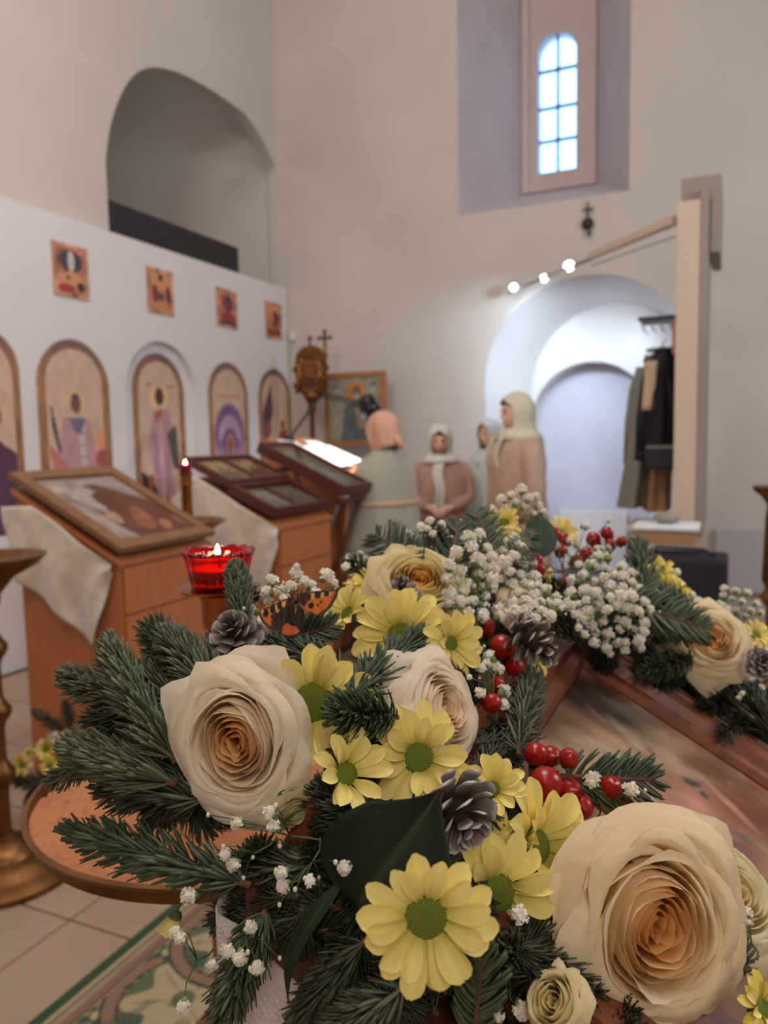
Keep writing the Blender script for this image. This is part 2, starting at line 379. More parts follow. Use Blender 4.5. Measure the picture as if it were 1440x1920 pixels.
def arch_mask(cv, sp): return (cv.y > sp) | (((cv.x-.5)/.5)**2+((sp-cv.y)/sp)**2 <= 1)
def arch_base(w_, h_, sp, inner=(206, 176, 156), seed=1):
    cv = Canvas(w_, h_, (160, 118, 84)); cv.noise(9, .16, seed)
    # upper border darker purple brown, lower border warm red-brown
    cv.put(np.clip(1-cv.y*5, 0, 1), (112, 88, 92), .85); cv.put(np.clip(cv.y*2-1, 0, 1), (134, 78, 62), .7)
    bw = .115; k = (1-2*bw)
    s2 = sp; m = (np.abs(cv.x-.5) < .5-bw) & ((cv.y > s2) | (((cv.x-.5)/(.5-bw))**2+((s2-cv.y)/(s2*(1-2*bw)))**2 <= 1))
    cv.put(m.astype(float), inner); return cv, m
def P_saint(kind, seed):
    w_, h_ = (70, 146); sp = .5*.48*(70/70)
    cv, m = arch_base(w_, h_, .235, seed=seed); keep = cv.a.copy()
    if kind == 'bishop':
        cv.ell(.5, .33, .12, .055, (222, 190, 140)); cv.poly([(.33, .42), (.67, .42), (.80, .66), (.70, .70), (.66, 1), (.36, 1), (.34, .68), (.22, .64)], (188, 146, 150))
        cv.poly([(.12, .55), (.36, .68), (.42, 1.0), (.25, .96)], (196, 120, 118)); cv.poly([(.88, .55), (.7, .68), (.66, 1.0), (.84, .95)], (196, 124, 118))
        cv.poly([(.40, .70), (.52, .70), (.50, 1.0), (.37, 1.0)], (92, 92, 112)); cv.rect(.53, .45, .62, 1.0, (206, 190, 190)); cv.rect(.655, .68, .675, 1, (70, 40, 60))
        for k in range(8): cv.rect(.53, .50+.06*k, .62, .507+.06*k, (150, 100, 110))
        cv.poly([(.40, .42), (.62, .42), (.56, .5), (.47, .5)], (120, 110, 140)); cv.ell(.5, .345, .07, .05, (128, 84, 78)); cv.ell(.5, .31, .06, .022, (96, 78, 92))
        cv.poly([(.16, .36), (.185, .36), (.28, .60), (.24, .60), (.18, .48)], (74, 66, 84)); cv.ell(.86, .54, .10, .06, (220, 150, 120)); cv.ell(.85, .64, .1, .05, (172, 84, 88))
        cv.poly([(.1, .80), (.3, 1.0), (.1, 1.0)], (56, 62, 60)); cv.poly([(.72, .86), (.9, .80), (.9, 1.0), (.66, 1.0)], (62, 60, 52))
    elif kind == 'deacon':
        cv.ell(.5, .27, .17, .075, (228, 190, 140)); cv.ell(.5, .27, .085, .055, (92, 66, 60)); cv.rect(.25, .19, .38, .205, (190, 110, 90)); cv.rect(.66, .20, .78, .215, (190, 110, 90))
        cv.poly([(.36, .36), (.66, .34), (.76, .50), (.70, .62), (.72, .90), (.34, .90), (.32, .66), (.24, .60)], (190, 146, 156))
        cv.poly([(.62, .50), (.80, .44), (.86, .74), (.72, .72)], (88, 84, 80)); cv.poly([(.38, .37), (.56, .35), (.46, .46)], (176, 96, 76))
        cv.line([(.48, .4), (.52, .88)], .012, (226, 190, 190)); cv.line([(.38, .5), (.42, .88)], .012, (160, 110, 130)); cv.line([(.62, .5), (.6, .88)], .014, (150, 104, 126))
        cv.rect(.43, .89, .49, .97, (150, 80, 70)); cv.rect(.56, .89, .62, .97, (150, 80, 70)); cv.poly([(.1, .72), (.34, .80), (.46, .95), (.9, .92), (.9, 1), (.1, 1)], (44, 44, 44)); cv.ell(.28, .80, .06, .05, (150, 90, 60))
        cv.rect(.43, .89, .49, .98, (160, 84, 70)); cv.rect(.56, .89, .62, .98, (160, 84, 70))
    elif kind == 'temple':
        cv.rect(.22, .235, .8, .25, (200, 120, 100)); cv.ell(.5, .52, .37, .23, (116, 96, 140)); cv.ell(.5, .54, .29, .17, (178, 150, 176)); cv.rect(.13, .54, .87, .76, (150, 116, 146))
        cv.ell(.5, .58, .2, .12, (120, 90, 130)); cv.ell(.5, .62, .10, .12, (186, 126, 110)); cv.ell(.5, .62, .05, .09, (120, 56, 64))
        for k in range(6): cv.rect(.17+.12*k, .6, .2+.12*k, .76, (196, 176, 196))
        cv.rect(.13, .75, .87, 1.0, (150, 84, 84))
        for k in range(9): cv.poly([(.14+.085*k, .76+.03*(k % 2)), (.21+.085*k, .78), (.22+.085*k, .95), (.13+.085*k, .95)], [(176, 96, 88), (120, 84, 110), (196, 140, 110)][k % 3]); cv.ell(.175+.085*k, .755+.02*(k % 2), .03, .016, (110, 70, 60))
        cv.rect(.13, .955, .87, 1, (52, 46, 60))
    elif kind == 'angel':
        cv.poly([(.12, .34), (.38, .12), (.42, .32), (.30, .52), (.14, .56)], (96, 70, 84)); cv.ell(.28, .46, .10, .06, (150, 90, 80)); cv.ell(.70, .42, .12, .05, (222, 180, 130)); cv.ell(.70, .43, .06, .04, (120, 80, 70))
        cv.poly([(.60, .48), (.82, .47), (.88, .80), (.5, .84), (.55, .62)], (150, 70, 76)); cv.poly([(.14, .62), (.45, .66), (.5, 1), (.12, 1)], (170, 120, 120)); cv.rect(.5, .84, .88, 1, (130, 90, 84))
    else:
        cv.poly([(.12, .62), (.5, .5), (.88, .6), (.88, 1), (.12, 1)], (92, 60, 88)); cv.ell(.55, .40, .16, .08, (214, 160, 120)); cv.ell(.6, .42, .09, .05, (160, 60, 70))
        cv.poly([(.2, .66), (.5, .56), (.6, .8), (.3, .9)], (160, 84, 96))
    n_ = cv.noise(14, None, seed+5)[..., None]; cv.a = np.clip(cv.a*(1+.06*n_), 0, 1)
    cv.a = np.where(m[..., None], cv.a, keep)
    return cv
def arch_panel(name, x0, x1, ytop, kind, X, seed, zb=.87):
    p0, p1 = PX(x0, 800, X), PX(x1, 800, X); y0, y1 = p0.y, p1.y; zt = PX((x0+x1)/2, ytop, X).z
    sp = .235; cv = P_saint(kind, seed); H = zt-zb
    return panel(name, cv, lambda u, v: (X-IX, y0+(y1-y0)*u-5, zt-H*v), PAINT, scr, arch_mask(cv, (y1-y0)/2/H))
arch_panel('painted_panel', -95, 43, 612, 'other', IX+.004, 3)['label'] = 'arched panel cut by the left edge, dark purple below'
arch_panel('painted_panel', 72, 209, 636, 'bishop', IX+.004, 4)['label'] = 'arched panel with a saint in pink robes and long pale stole'
arch_panel('painted_panel', 250, 348, 662, 'deacon', IX-.052, 5)['label'] = 'arched panel in the recessed door, robed standing saint'
arch_panel('painted_panel', 392, 467, 679, 'temple', IX+.004, 6)['label'] = 'arched panel with a purple domed building'
arch_panel('painted_panel', 486, 547, 691, 'angel', IX+.004, 7)['label'] = 'arched panel nearest the corner, figure in dark red'
# four small square icons above
def feast(seed, var):
    cv = Canvas(44, 56, (204, 156, 130)); cv.rect(.07, .055, .93, .945, (188, 124, 100)); cv.noise(4, .25, seed)
    if var == 0: cv.ell(.5, .32, .33, .22, (76, 72, 84)); cv.ell(.5, .32, .1, .2, (200, 190, 186)); cv.poly([(.1, .6), (.5, .5), (.9, .62), (.9, .9), (.1, .9)], (204, 150, 110)); cv.ell(.4, .64, .06, .04, (60, 50, 50)); cv.ell(.35, .84, .25, .08, (168, 60, 66)); cv.ell(.76, .78, .12, .1, (70, 50, 56))
    if var == 1: cv.rect(.12, .1, .9, .4, (204, 150, 106)); cv.ell(.5, .2, .1, .08, (70, 60, 60)); cv.ell(.28, .58, .13, .2, (130, 60, 60)); cv.ell(.78, .55, .1, .2, (96, 60, 64)); cv.ell(.5, .62, .12, .1, (86, 80, 90)); cv.poly([(.3, .75), (.7, .75), (.8, .92), (.2, .92)], (196, 140, 90))
    if var == 2: cv.ell(.52, .38, .24, .22, (70, 70, 90)); cv.ell(.52, .45, .12, .14, (140, 50, 60)); cv.ell(.25, .3, .1, .15, (180, 80, 66)); cv.ell(.5, .72, .35, .12, (150, 60, 60)); cv.rect(.08, .84, .9, .93, (52, 46, 60))
    if var == 3: cv.rect(.12, .08, .9, .3, (210, 150, 110)); cv.ell(.5, .45, .3, .22, (132, 60, 60)); cv.ell(.36, .4, .08, .2, (200, 150, 120)); cv.ell(.64, .45, .09, .22, (100, 66, 70)); cv.rect(.1, .74, .9, .92, (140, 60, 56))
    return cv
names = ['small square icon furthest left on the white screen, dark oval at its top', 'second small icon from the left, orange with dark figures',
         'third small icon from the left, dark blue dome above red', 'small icon nearest the corner, above the last arch']
for k, (xa, xb, yt, yb) in enumerate(((95, 163, 449, 553), (273, 323, 497, 588), (404, 443, 537, 613), (496, 527, 563, 633))):
    p0 = zx(xa, yt); p1 = zx(xb, (yt+yb)/2); H = zx(xa, yt).z-zx(xa, yb-7+2*k if k else yb-3).z
    fr = tag(link('icon_print', None, loc=(IX+.002, p0.y, p0.z)), names[k], 'icon', 'small prints above the arches')
    cv = feast(20+k, k); W_ = p1.y-p0.y
    b = MB(); b.box((0, 0, -H), (.008, W_, 0), .001); b.build('board', mat('icon_board', (178, 120, 96), .6), fr)
    panel('picture', cv, lambda u, v: (.0095, W_*u, -H*v), PAINT, fr)
# black beam on the top of the screen
pA = PX(199, 372, IX-.09); pB = PX(447, 470, IX-.09)
b = MB(); b.box((IX-.45, pA.y+.02, pA.z-.27), (IX-.09, pB.y, pA.z), .006)
tag(b.build('black_beam', mat('black_beam_paint', (44, 40, 44), .6, var=.1)), 'long black box beam lying in the big arch above the white screen', 'beam')
b = MB(); b.box((-.02, -.03, -.05), (.03, .03, .05), .012)
tag(b.build('motion_sensor', WHITE, loc=PY(548, 630, WY-.03)), 'small white sensor high on the wall at the screen end', 'sensor')
# ================================================================== LECTERNS
def lectern(label, x0, x1, y0, y1, zlo, zhi, board=True, group='beech lecterns'):
    t = thing('lectern', label, 'lectern', (x1, y0, 0), group)
    W_, D_ = y1-y0, x1-x0
    b = MB(); zl = zlo-.03; zh = zhi-.03
    b.prism([(-D_, .05), (0, .05), (0, zl), (-D_, zh)], 1, 0, W_); b.build('body', ORANGE, t)
    b = MB(); b.box((-D_+.02, .02, 0), (-.02, W_-.02, .05)); b.build('plinth', ORANGE_D, t)
    b = MB(); e = .015; b.prism([(-D_-e, zh+.0+.002), (e, zl+.002), (e, zl+.022), (-D_-e, zh+.022)], 1, -e, W_+e); b.build('sloping_top', ORANGE, t)
    b = MB(); b.box((.002, .012, zl-.19), (.016, W_-.012, zl-.012), .003); b.build('drawer_front', ORANGE, t)
    b = MB(); b.box((.002, .012, .07), (.016, W_-.012, zl-.198), .003); d = b.build('door', ORANGE, t)
    b = MB(); b.sphere((.024, W_-.06, zl-.27), .011, 10, 8); b.build('knob', ORANGE_D, d, smooth=True)
    return t
def slopeM(x0, x1, y0, zlo, zhi, lift=.0):
    """frame on a sloping top: u along +y, v down the slope (+x), w normal"""
    a = math.atan2(zhi-zlo, x1-x0); v = Vector((math.cos(a), 0, -math.sin(a))); u = Vector((0, 1, 0)); n_ = Vector((math.sin(a), 0, math.cos(a)))
    M = Matrix((u, v, n_)).transposed().to_4x4(); return Matrix.Translation(Vector((x0, y0, zhi))+n_*lift) @ M, math.hypot(x1-x0, zhi-zlo)
def frame_parts(t, w_, h_, bw, th, m, inner=None, mi=None, name='frame_rail'):
    for (a, c) in (((0, 0), (w_, bw)), ((0, h_-bw), (w_, h_)), ((0, bw), (bw, h_-bw)), ((w_-bw, bw), (w_, h_-bw))):
        b = MB(); b.box((a[0], a[1], 0), (c[0], c[1], th), min(.004, th*.3)); b.build(name, m, t)
# lectern 1
L1 = (-2.655, -2.13, 2.225, 2.77, .99, 1.262)
lectern('orange beech lectern at left with satin cloth and large framed icon', *L1)
M, S = slopeM(L1[0]-.03, L1[1]+.02, L1[2]-.02, L1[4]+.015, L1[5]+.03, .008)
t = thing('framed_icon', 'large icon in pale oak frame on the left lectern over satin cloth', 'icon', mtx=M)
w1 = L1[3]-L1[2]+.03; h1 = S+.005
frame_parts(t, w1, h1, .062, .028, FRAMEW)
cv = Canvas(110, 110, (140, 128, 120)); cv.noise(5, .18, 31)
cv.ell(.55, .42, .26, .30, (94, 62, 52)); cv.ell(.62, .62, .40, .34, (104, 64, 52)); cv.poly([(.15, .30), (.45, .12), (.55, .3), (.3, .6)], (150, 140, 134))
cv.ell(.5, .42, .13, .16, (92, 58, 44)); cv.poly([(.2, .68), (.9, .5), (1, 1), (.3, 1)], (98, 60, 54)); cv.ell(.60, .72, .1, .2, (134, 88, 62), .5); cv.ell(.3, .66, .07, .1, (160, 130, 110), .4); cv.ell(.75, .85, .06, .1, (150, 100, 70), .8)
cv.noise(12, .10, 32); b = MB(); b.box((.055, .055, .0), (w1-.055, h1-.055, .010)); b.build('panel_board', FRAMEW, t)
panel('painting', cv, lambda u, v: (.06+(w1-.12)*u, .06+(h1-.12)*v, .0115), PAINTG, t)
# hanging cloth: top edge line, bottom edge line, ripples
def cloth(name, label, top, bot, m, nrm, rip=.012, nfold=5, nu=40, nv=24, group=None, cat='cloth', th=.002, seed=0):
    def lerp(pts, t):
        s = t*(len(pts)-1); i = min(int(s), len(pts)-2); return Vector(pts[i]).lerp(Vector(pts[i+1]), s-i)
    nrm = Vector(nrm); rr = random.Random(seed); ph = rr.random()*6
    def fn(u, v):
        return lerp(top, u).lerp(lerp(bot, u), v) + nrm*(rip*(.35+v)*math.sin(u*nfold*2*PI+ph+v*1.2)*min(1, v*4+.05) + .006*math.sin(u*17+v*9))
    b = MB(); b.grid(fn, nu, nv); o = b.build(name, m, smooth=True, solid=th); return tag(o, label, cat, group)
yf = L1[2]-.028
Q = [PY(x, y, yf) for x, y in ((2, 950), (60, 948), (206, 1060), (205, 1075), (35, 1090), (110, 1150), (175, 1214), (204, 1085))]
cloth('satin_cloth', 'pale satin cloth hanging in a point off the left lectern', [Q[0], Q[1], Q[2]], [Q[4], Q[5], Q[6], Q[7]], SATIN, (0, -1, 0), .008, 2.5, nu=60, seed=1)
# lectern 2
L2 = (-2.655, -2.13, 3.35, 3.90, 1.0, 1.245)
lectern('orange beech lectern in the middle with two framed double icons', *L2)
M, S = slopeM(L2[0]-.04, L2[1]+.03, L2[2]-.03, L2[4]+.01, L2[5]+.03, .01)
wd = .60
for k, (lb, v0, v1, lift) in enumerate((('dark framed case with two gold icons, upper one on the middle lectern', -.02, .30, .03), ('dark framed case with two grey icons, lower one on the middle lectern', .30, .61, .0))):
    t = thing('icon_case', lb, 'icon', mtx=M @ Matrix.Translation((0, v0, lift)), group='dark framed icon cases')
    h_ = v1-v0; frame_parts(t, wd, h_, .028, .055 if k else .04, BROWN)
    b = MB(); b.box((wd/2-.014, .028, 0), (wd/2+.014, h_-.028, .035), .003); b.build('divider', BROWN, t)
    for s in range(2):
        cv = Canvas(50, 50, [(176, 134, 78), (150, 100, 68), (138, 130, 112), (128, 112, 100)][2*k+s]); cv.noise(5, .25, 40+2*k+s)
        cv.ell(.5, .35, .2, .16, (206, 172, 110) if k == 0 else (160, 150, 130)); cv.ell(.5, .38, .1, .1, (100, 64, 46)); cv.poly([(.3, .5), (.7, .5), (.85, 1), (.15, 1)], (110, 78, 62) if k == 0 else (112, 104, 98)); cv.rect(0, 0, 1, .05, (200, 170, 100)); cv.rect(0, .95, 1, 1, (190, 160, 100))
        x0 = .028+s*(wd/2-.014); ww = wd/2-.042
        panel('painting', cv, lambda u, v: (x0+ww*u, .028+(h_-.056)*v, .02), PAINTG, t)
        b = MB(); b.box((x0, .028, .024), (x0+ww, h_-.028, .026)); b.build('glass', mat('case_glass', (235, 240, 240), .06, transmission=1., ior=1.15), t)
yf = L2[2]-.03
Q = [PY(x, y, yf) for x, y in ((330, 930), (365, 892), (520, 992), (521, 1010), (300, 985), (400, 1040), (492, 1128), (519, 1030))]
cloth('satin_cloth', 'pale satin cloth hanging in a point off the middle lectern', [Q[0], Q[1], Q[2]], [Q[4], Q[5], Q[6], Q[7]], SATIN, (0, -1, 0), .008, 2.5, seed=2)
# lectern 3: folding stand with a deep glazed case
t = thing('folding_lectern', 'folding wooden lectern with crossed dark legs behind the middle one', 'lectern', (-2.35, 4.0, 0))
for yy in (0.0, .30):
    for (xa, xb) in ((-.24, .24), (.24, -.24)):
        b = MB(); b.tube([(xa, yy, 0.0), (xb, yy, 1.07 if xb > 0 else 1.25)], .016, 6); b.build('leg', BROWN, t, smooth=True)
for xa, z in ((.24, 1.07), (-.24, 1.25)):
    b = MB(); b.box((xa-.015, -.02, z-.015), (xa+.015, .33, z+.015), .003); b.build('rail', BROWN, t)
M, S = slopeM(-2.66, -2.08, 3.96, 1.09, 1.36, .005)
t = thing('icon_case', 'deep brown glazed case with gold-edged icon, tilted behind the middle lectern', 'icon', mtx=M, group='dark framed icon cases')
wd, h_ = .38, S; frame_parts(t, wd, h_, .03, .07, BROWN); b = MB(); b.box((.03, .03, 0), (wd-.03, h_-.03, .012)); b.build('back_board', BROWN, t)
frame = []
for (a, c) in (((.03, .03), (wd-.03, .048)), ((.03, h_-.048), (wd-.03, h_-.03)), ((.03, .048), (.048, h_-.048)), ((wd-.048, .048), (wd-.03, h_-.048))):
    b = MB(); b.box((*a, .012), (*c, .05), .003); b.build('gilt_slip', BRASS, t)
cv = Canvas(50, 80, (120, 124, 108)); cv.noise(5, .25, 50); cv.ell(.5, .3, .25, .16, (158, 146, 100)); cv.ell(.5, .32, .12, .09, (104, 84, 60)); cv.poly([(.25, .45), (.75, .45), (.85, 1), (.15, 1)], (96, 104, 104)); cv.rect(0, 0, 1, .06, (190, 176, 110))
panel('painting', cv, lambda u, v: (.048+(wd-.096)*u, .048+(h_-.096)*v, .02), PAINTG, t)
b = MB(); b.box((.03, .03, .055), (wd-.03, h_-.03, .057)); b.build('glass', MATS['case_glass'], t)

# reading desk with papers, books and lamp
DX0, DX1, DY0, DY1, DZ0, DZ1 = -2.86, -2.36, 4.42, 5.05, 1.22, 1.455
t = lectern('tall orange reading desk spread with lit white papers', DX0, DX1, DY0, DY1, DZ0, DZ1)
M, S = slopeM(DX0, DX1, DY0, DZ0, DZ1, -.002)
PAPER = mat('paper', (236, 236, 232), .7)
for k, (u, v, ww, hh, r, lb) in enumerate(((.04, .03, .20, .30, .1, 'loose white sheet at the near upper corner of the reading desk'), (.10, .15, .21, .297, -.08, 'white sheet lying in the middle of the reading desk'),
                                   (.33, .06, .21, .297, .12, 'white sheet on the far half of the reading desk'), (.36, .2, .2, .28, -.2, 'white sheet at the low far edge of the reading desk, under lamp'))):
    b = MB(); b.grid(lambda a, c: (a*ww, c*hh, .003+.002*k+.006*math.sin(a*3+k)*math.sin(c*2.5)), 8, 8); o = b.build('paper_sheet', PAPER, smooth=True, solid=.0006)
    o.matrix_world = M @ Matrix.Translation((u, v, .0+.003*k)) @ Matrix.Rotation(r, 4, 'Z'); tag(o, lb, 'paper', 'papers on the reading desk')
t = thing('open_book', 'thin open book at the low near edge of the reading desk', 'book', mtx=M @ Matrix.Translation((.03, .34, .012)))
b = MB(); b.box((0, 0, 0), (.30, .19, .006), .001); b.build('cover', mat('book_cover', (60, 64, 60), .6), t)
for s in (0, 1):
    b = MB(); b.grid(lambda a, c: (.006+s*.144+a*.144, .006+c*.178, .007+.014*math.sin(PI*(.5+.5*(a if s else 1-a)))*1.0), 12, 4); b.build('page_block', PAPER, t, smooth=True, solid=.002)
# desk lamp
A_ = Vector((DX0+.03, DY0+.22, DZ1+.0))
t = thing('desk_lamp', 'black jointed desk lamp arching over the reading desk', 'lamp', A_)
e0 = Vector((0, 0, 0)); e1 = PD(603, 738, 5.7)-A_; e2 = PD(668, 752, 5.25)-A_; hd = PD(692, 762, 5.2)-A_
b = MB(); b.box((-.03, -.03, -.03), (.03, .03, .012), .006); b.build('clamp', BLACK, t)
b = MB(); b.tube([e0, e1], .007); b.tube([e0+Vector((.0, .02, 0)), e1+Vector((0, .02, 0))], .005); b.build('lower_arm', BLACK, t)
b = MB(); b.tube([e1, e2], .007); b.tube([e1+Vector((0, 0, -.025)), e2+Vector((0, 0, -.025))], .005); b.build('upper_arm', BLACK, t)
b = MB(); b.sphere(e1, .018, 12, 8); b.build('joint', BLACK, t, smooth=True)
ax = Vector((-.25, -.35, 1)).normalized()
b = MB(); b.lathe([(0, .085), (.04, .08), (.062, .045), (.066, .0), (.09, -.055), (.087, -.055), (.06, 0), (0, .02)], hd, 28, ax); b.build('lamp_shade', BLACKG, t, smooth=True)
b = MB(); b.sphere(hd-ax*.02, .027, 14, 10); b.build('bulb', mat('lit_bulb', (255, 250, 240), emit=(255, 248, 236), estr=12), t, smooth=True)
lamp('desk_lamp_light', 'SPOT', A_+hd-ax*.06, A_+hd-ax*.06+(Vector((-2.6, 4.72, 1.3))-(A_+hd)).normalized(), 34, (1, .97, .93), spot_size=2.3, spot_blend=.5, shadow_soft_size=.03)
# ================================================================== THE CORNER: processional icon and framed saint
t = thing('processional_icon', 'gilt ornate processional icon on a pole in the corner', 'icon', PY(585, 815, 6.3))
o0 = Vector(t.location)
def R_(x, y, Y=6.3): return PY(x, y, Y)-o0
c0 = R_(583, 705)
b = MB(); b.box(c0+Vector((-.125, -.02, -.145)), c0+Vector((.125, .03, .145)), .008); b.build('gilt_frame', BRASS, t)
cv = Canvas(40, 46, (110, 66, 46)); cv.noise(5, .3, 60); cv.ell(.5, .35, .22, .18, (150, 100, 60)); cv.ell(.5, .36, .1, .1, (84, 50, 40)); cv.poly([(.3, .52), (.7, .52), (.85, 1), (.15, 1)], (92, 50, 44))
panel('painting', cv, lambda u, v: c0+Vector((-.085+.17*u, -.023, .11-.22*v)), PAINTG, t)
for s in (-1, 1):
    b = MB(); b.tube([c0+Vector((s*.11, -.03, -.15)), c0+Vector((s*.11, -.03, .15))], .014, 10); b.build('side_column', BRASS, t, smooth=True)
# crest: scroll leaves
b = MB()
for k in range(9):
    a = PI*k/8; r = .13+.03*math.sin(3*a); cpt = c0+Vector((.125*math.cos(a), -.01, .15+.10*math.sin(a)))
    b.sphere(cpt, (.035, .012, .035), 12, 8)
b.sphere(c0+Vector((0, -.01, .19)), (.09, .014, .08), 16, 10); b.build('crest', BRASS_D, t, smooth=True)
b = MB(); p = c0+Vector((0, 0, .27)); b.box(p+Vector((-.008, -.006, 0)), p+Vector((.008, .006, .10))); b.box(p+Vector((-.03, -.006, .06)), p+Vector((.03, .006, .075))); b.build('crest_cross', BRASS_D, t)
b = MB()
for s in (-1, 1):
    for k in range(6): b.sphere(c0+Vector((s*(.15+.02*math.sin(k*2)), 0, -.13+.05*k)), (.028, .01, .03), 10, 6)
b.build('side_scrolls', BRASS_D, t, smooth=True)
b = MB(); b.lathe([(.0, 0), (.05, -.02), (.10, -.0), (.06, -.07), (.03, -.12), (.04, -.16), (.022, -.2), (.02, -c0.z-o0.z+0.02)], c0+Vector((0, 0, -.145)), 20); b.build('pole', BRASS_D, t, smooth=True)
pe = c0.copy(); pe.z = -o0.z
b = MB(); b.lathe([(0, .04), (.05, .04), (.085, .015), (.09, 0), (0, 0)], pe, 24); b.build('foot', BRASS_D, t, smooth=True)
# altar cross on a pole
p0 = PY(609, 640, 6.47)
t = thing('processional_cross', 'tall gilt processional cross beside the ornate icon', 'cross', (p0.x, p0.y, 0))
zc = p0.z
b = MB(); b.tube([(0, 0, 0), (0, 0, zc-.10)], .014, 10); b.build('pole', BRASS_D, t, smooth=True)
b = MB(); b.lathe([(0, .03), (.04, .03), (.075, .012), (.08, 0), (0, 0)], (0, 0, 0), 20); b.build('foot', BRASS_D, t, smooth=True)
b = MB(); b.lathe([(0, -.15), (.03, -.13), (.012, -.10), (.035, -.075), (0, -.05)], (0, 0, zc), 14); b.build('collar', BRASS, t, smooth=True)
b = MB(); b.box((-.012, -.008, zc-.08), (.012, .008, zc+.09), .002); b.box((-.06, -.008, zc+.02), (.06, .008, zc+.043), .002)
for q in ((-.06, zc+.03), (.06, zc+.03), (0, zc+.09)): b.sphere((q[0], 0, q[1]), (.022, .01, .022), 10, 6)
b.build('cross_head', BRASS_D, t, smooth=False)
# big icon of a haloed saint
q0, q1 = PY(609, 700, 6.6), PY(724, 700, 6.6); qt = PY(665, 698, 6.6).z; qb = PY(665, 835, 6.6).z
t = thing('saint_painting', 'large wood-framed painting of a haloed saint on a stand by the corner', 'painting', (q0.x, 6.6, qb))
W_, H = q1.x-q0.x, qt-qb
bw = .045
for (a, c) in (((0, 0), (W_, bw)), ((0, H-bw), (W_, H)), ((0, bw), (bw, H-bw)), ((W_-bw*1.3, bw), (W_, H-bw))):
    b = MB(); b.box((a[0], -.02, a[1]), (c[0], .02, c[1]), .004); b.build('frame_rail', mat('honey_wood', (170, 112, 66), .5, var=.1), t)
cv = Canvas(70, 84, (150, 148, 130)); cv.noise(6, .1, 70); cv.ell(.52, .23, .19, .16, (190, 124, 76)); cv.ell(.52, .22, .16, .135, (198, 138, 88)); cv.ell(.54, .24, .09, .11, (132, 98, 78)); cv.ell(.54, .31, .06, .06, (170, 160, 146))
cv.poly([(.3, .46), (.45, .36), (.65, .36), (.78, .5), (.8, 1), (.24, 1)], (92, 104, 104)); cv.poly([(.5, .5), (.7, .5), (.74, .8), (.56, .8)], (152, 130, 110)); cv.rect(.08, .12, .2, .17, (120, 110, 96)); cv.rect(.8, .1, .92, .15, (120, 110, 96)); cv.noise(10, .08, 71)
panel('painting', cv, lambda u, v: (bw*.9+(W_-bw*2.1)*u, -.008, H-bw*.9-(H-1.8*bw)*v), PAINTG, t)
b = MB(); b.box((.02, 0, .02), (W_-.02, .015, H-.02)); b.build('back_panel', FRAMEW, t)
for xx in (.05, W_-.05):
    b = MB(); b.tube([(xx, .035, H*.9), (xx, .05, -qb)], .014, 6); b.build('leg', BROWN, t)
# ornament above the niche
po = PY(1102, 415, WY-.03)
t = thing('wall_ornament', 'small dark metal ornament with cross on the wall under the window', 'ornament', po)
b = MB(); b.box((-.008, -.005, -.0), (.008, .005, .16)); b.box((-.04, -.005, .09), (.05, .005, .105)); b.build('cross', mat('dark_iron', (70, 62, 66), .5, .6), t)
b = MB(); b.lathe([(.028, -.008), (.05, 0), (.028, .008)], (0, -.005, -.02), 20, (0, 1, 0)); b.sphere((0, -.006, -.02), (.028, .012, .028), 12, 8); b.sphere((.012, -.006, -.1), (.016, .01, .03), 10, 6); b.build('rosette', MATS['dark_iron'], t, smooth=True)

# ================================================================== WARDROBE STAND, BEAM, SPOTLIGHTS, COATS
CREAM = mat('cream_board', (206, 186, 168), .6, var=.03, vscale=4)
GREYB = mat('grey_board', (150, 138, 128), .6, var=.04, vscale=4)
a0 = PD(1272, 378, 4.5); a1 = PD(1312, 378, 4.5)
zb = PD(1280, 982, 4.5).z; zt = a0.z
t = thing('coat_stand', 'tall cream post with capped top, carrying hanging coats', 'coat stand', ((a0.x+a1.x)/2, (a0.y+a1.y)/2, 0))
hw = .062
b = MB(); b.box((-hw, -.02, zb-.04), (hw, .02, zt), .003); b.build('post', CREAM, t)
b = MB(); b.box((hw, -.02, zb-.04), (hw+.05, .5, zt+.06), .003); b.build('side_board', GREYB, t)
b = MB(); b.box((-.045, .021, zt-.0), (hw+.11, .6, zt+.14), .004); b.box((hw+.055, .02, zt-.3), (hw+.11, .6, zt), .002); b.build('cap_board', GREYB, t)
b = MB(); b.box((-.34, .1, zb-.09), (hw+.06, .55, zb-.05), .004); b.build('base_shelf', CREAM, t)
for (xx, yy) in ((-.30, .14), (-.30, .50), (.08, .14), (.08, .50)):
    b = MB(); b.box((xx-.02, yy-.02, 0), (xx+.02, yy+.02, zb-.09), .002); b.build('leg', CREAM, t)
zr = PD(1240, 660, 4.7).z
b = MB(); b.tube([(-.26, .32, zr+.04), (hw, .32, zr+.04)], .012, 10); b.build('hanging_rail', MATS['dark_iron'], t, smooth=True)
b = MB(); b.box((-hw-.02, .025, zr-.02), (-hw+.005, .5, zr+.17), .003); b.build('rail_bracket', mat('orange_wood', (176, 110, 70), .5), t)
tloc = Vector(t.location)
# hat rack grille
hr = thing('hat_rack', 'dark wire rack jutting out left above the coats', 'rack', tloc+Vector((-.17, .32, zr+.19)))
b = MB(); b.box((-.13, -.14, .03), (.13, .14, .045), .003); b.build('shelf', BLACK, hr)
for k in range(5):
    b = MB(); b.tube([(-.11+.055*k, -.13, .03), (-.095+.055*k, -.13, -.03), (-.095+.055*k, .13, -.03)], .005, 6); b.build('wire', mat('chrome', (190, 195, 210), .2, 1.), hr, smooth=True)
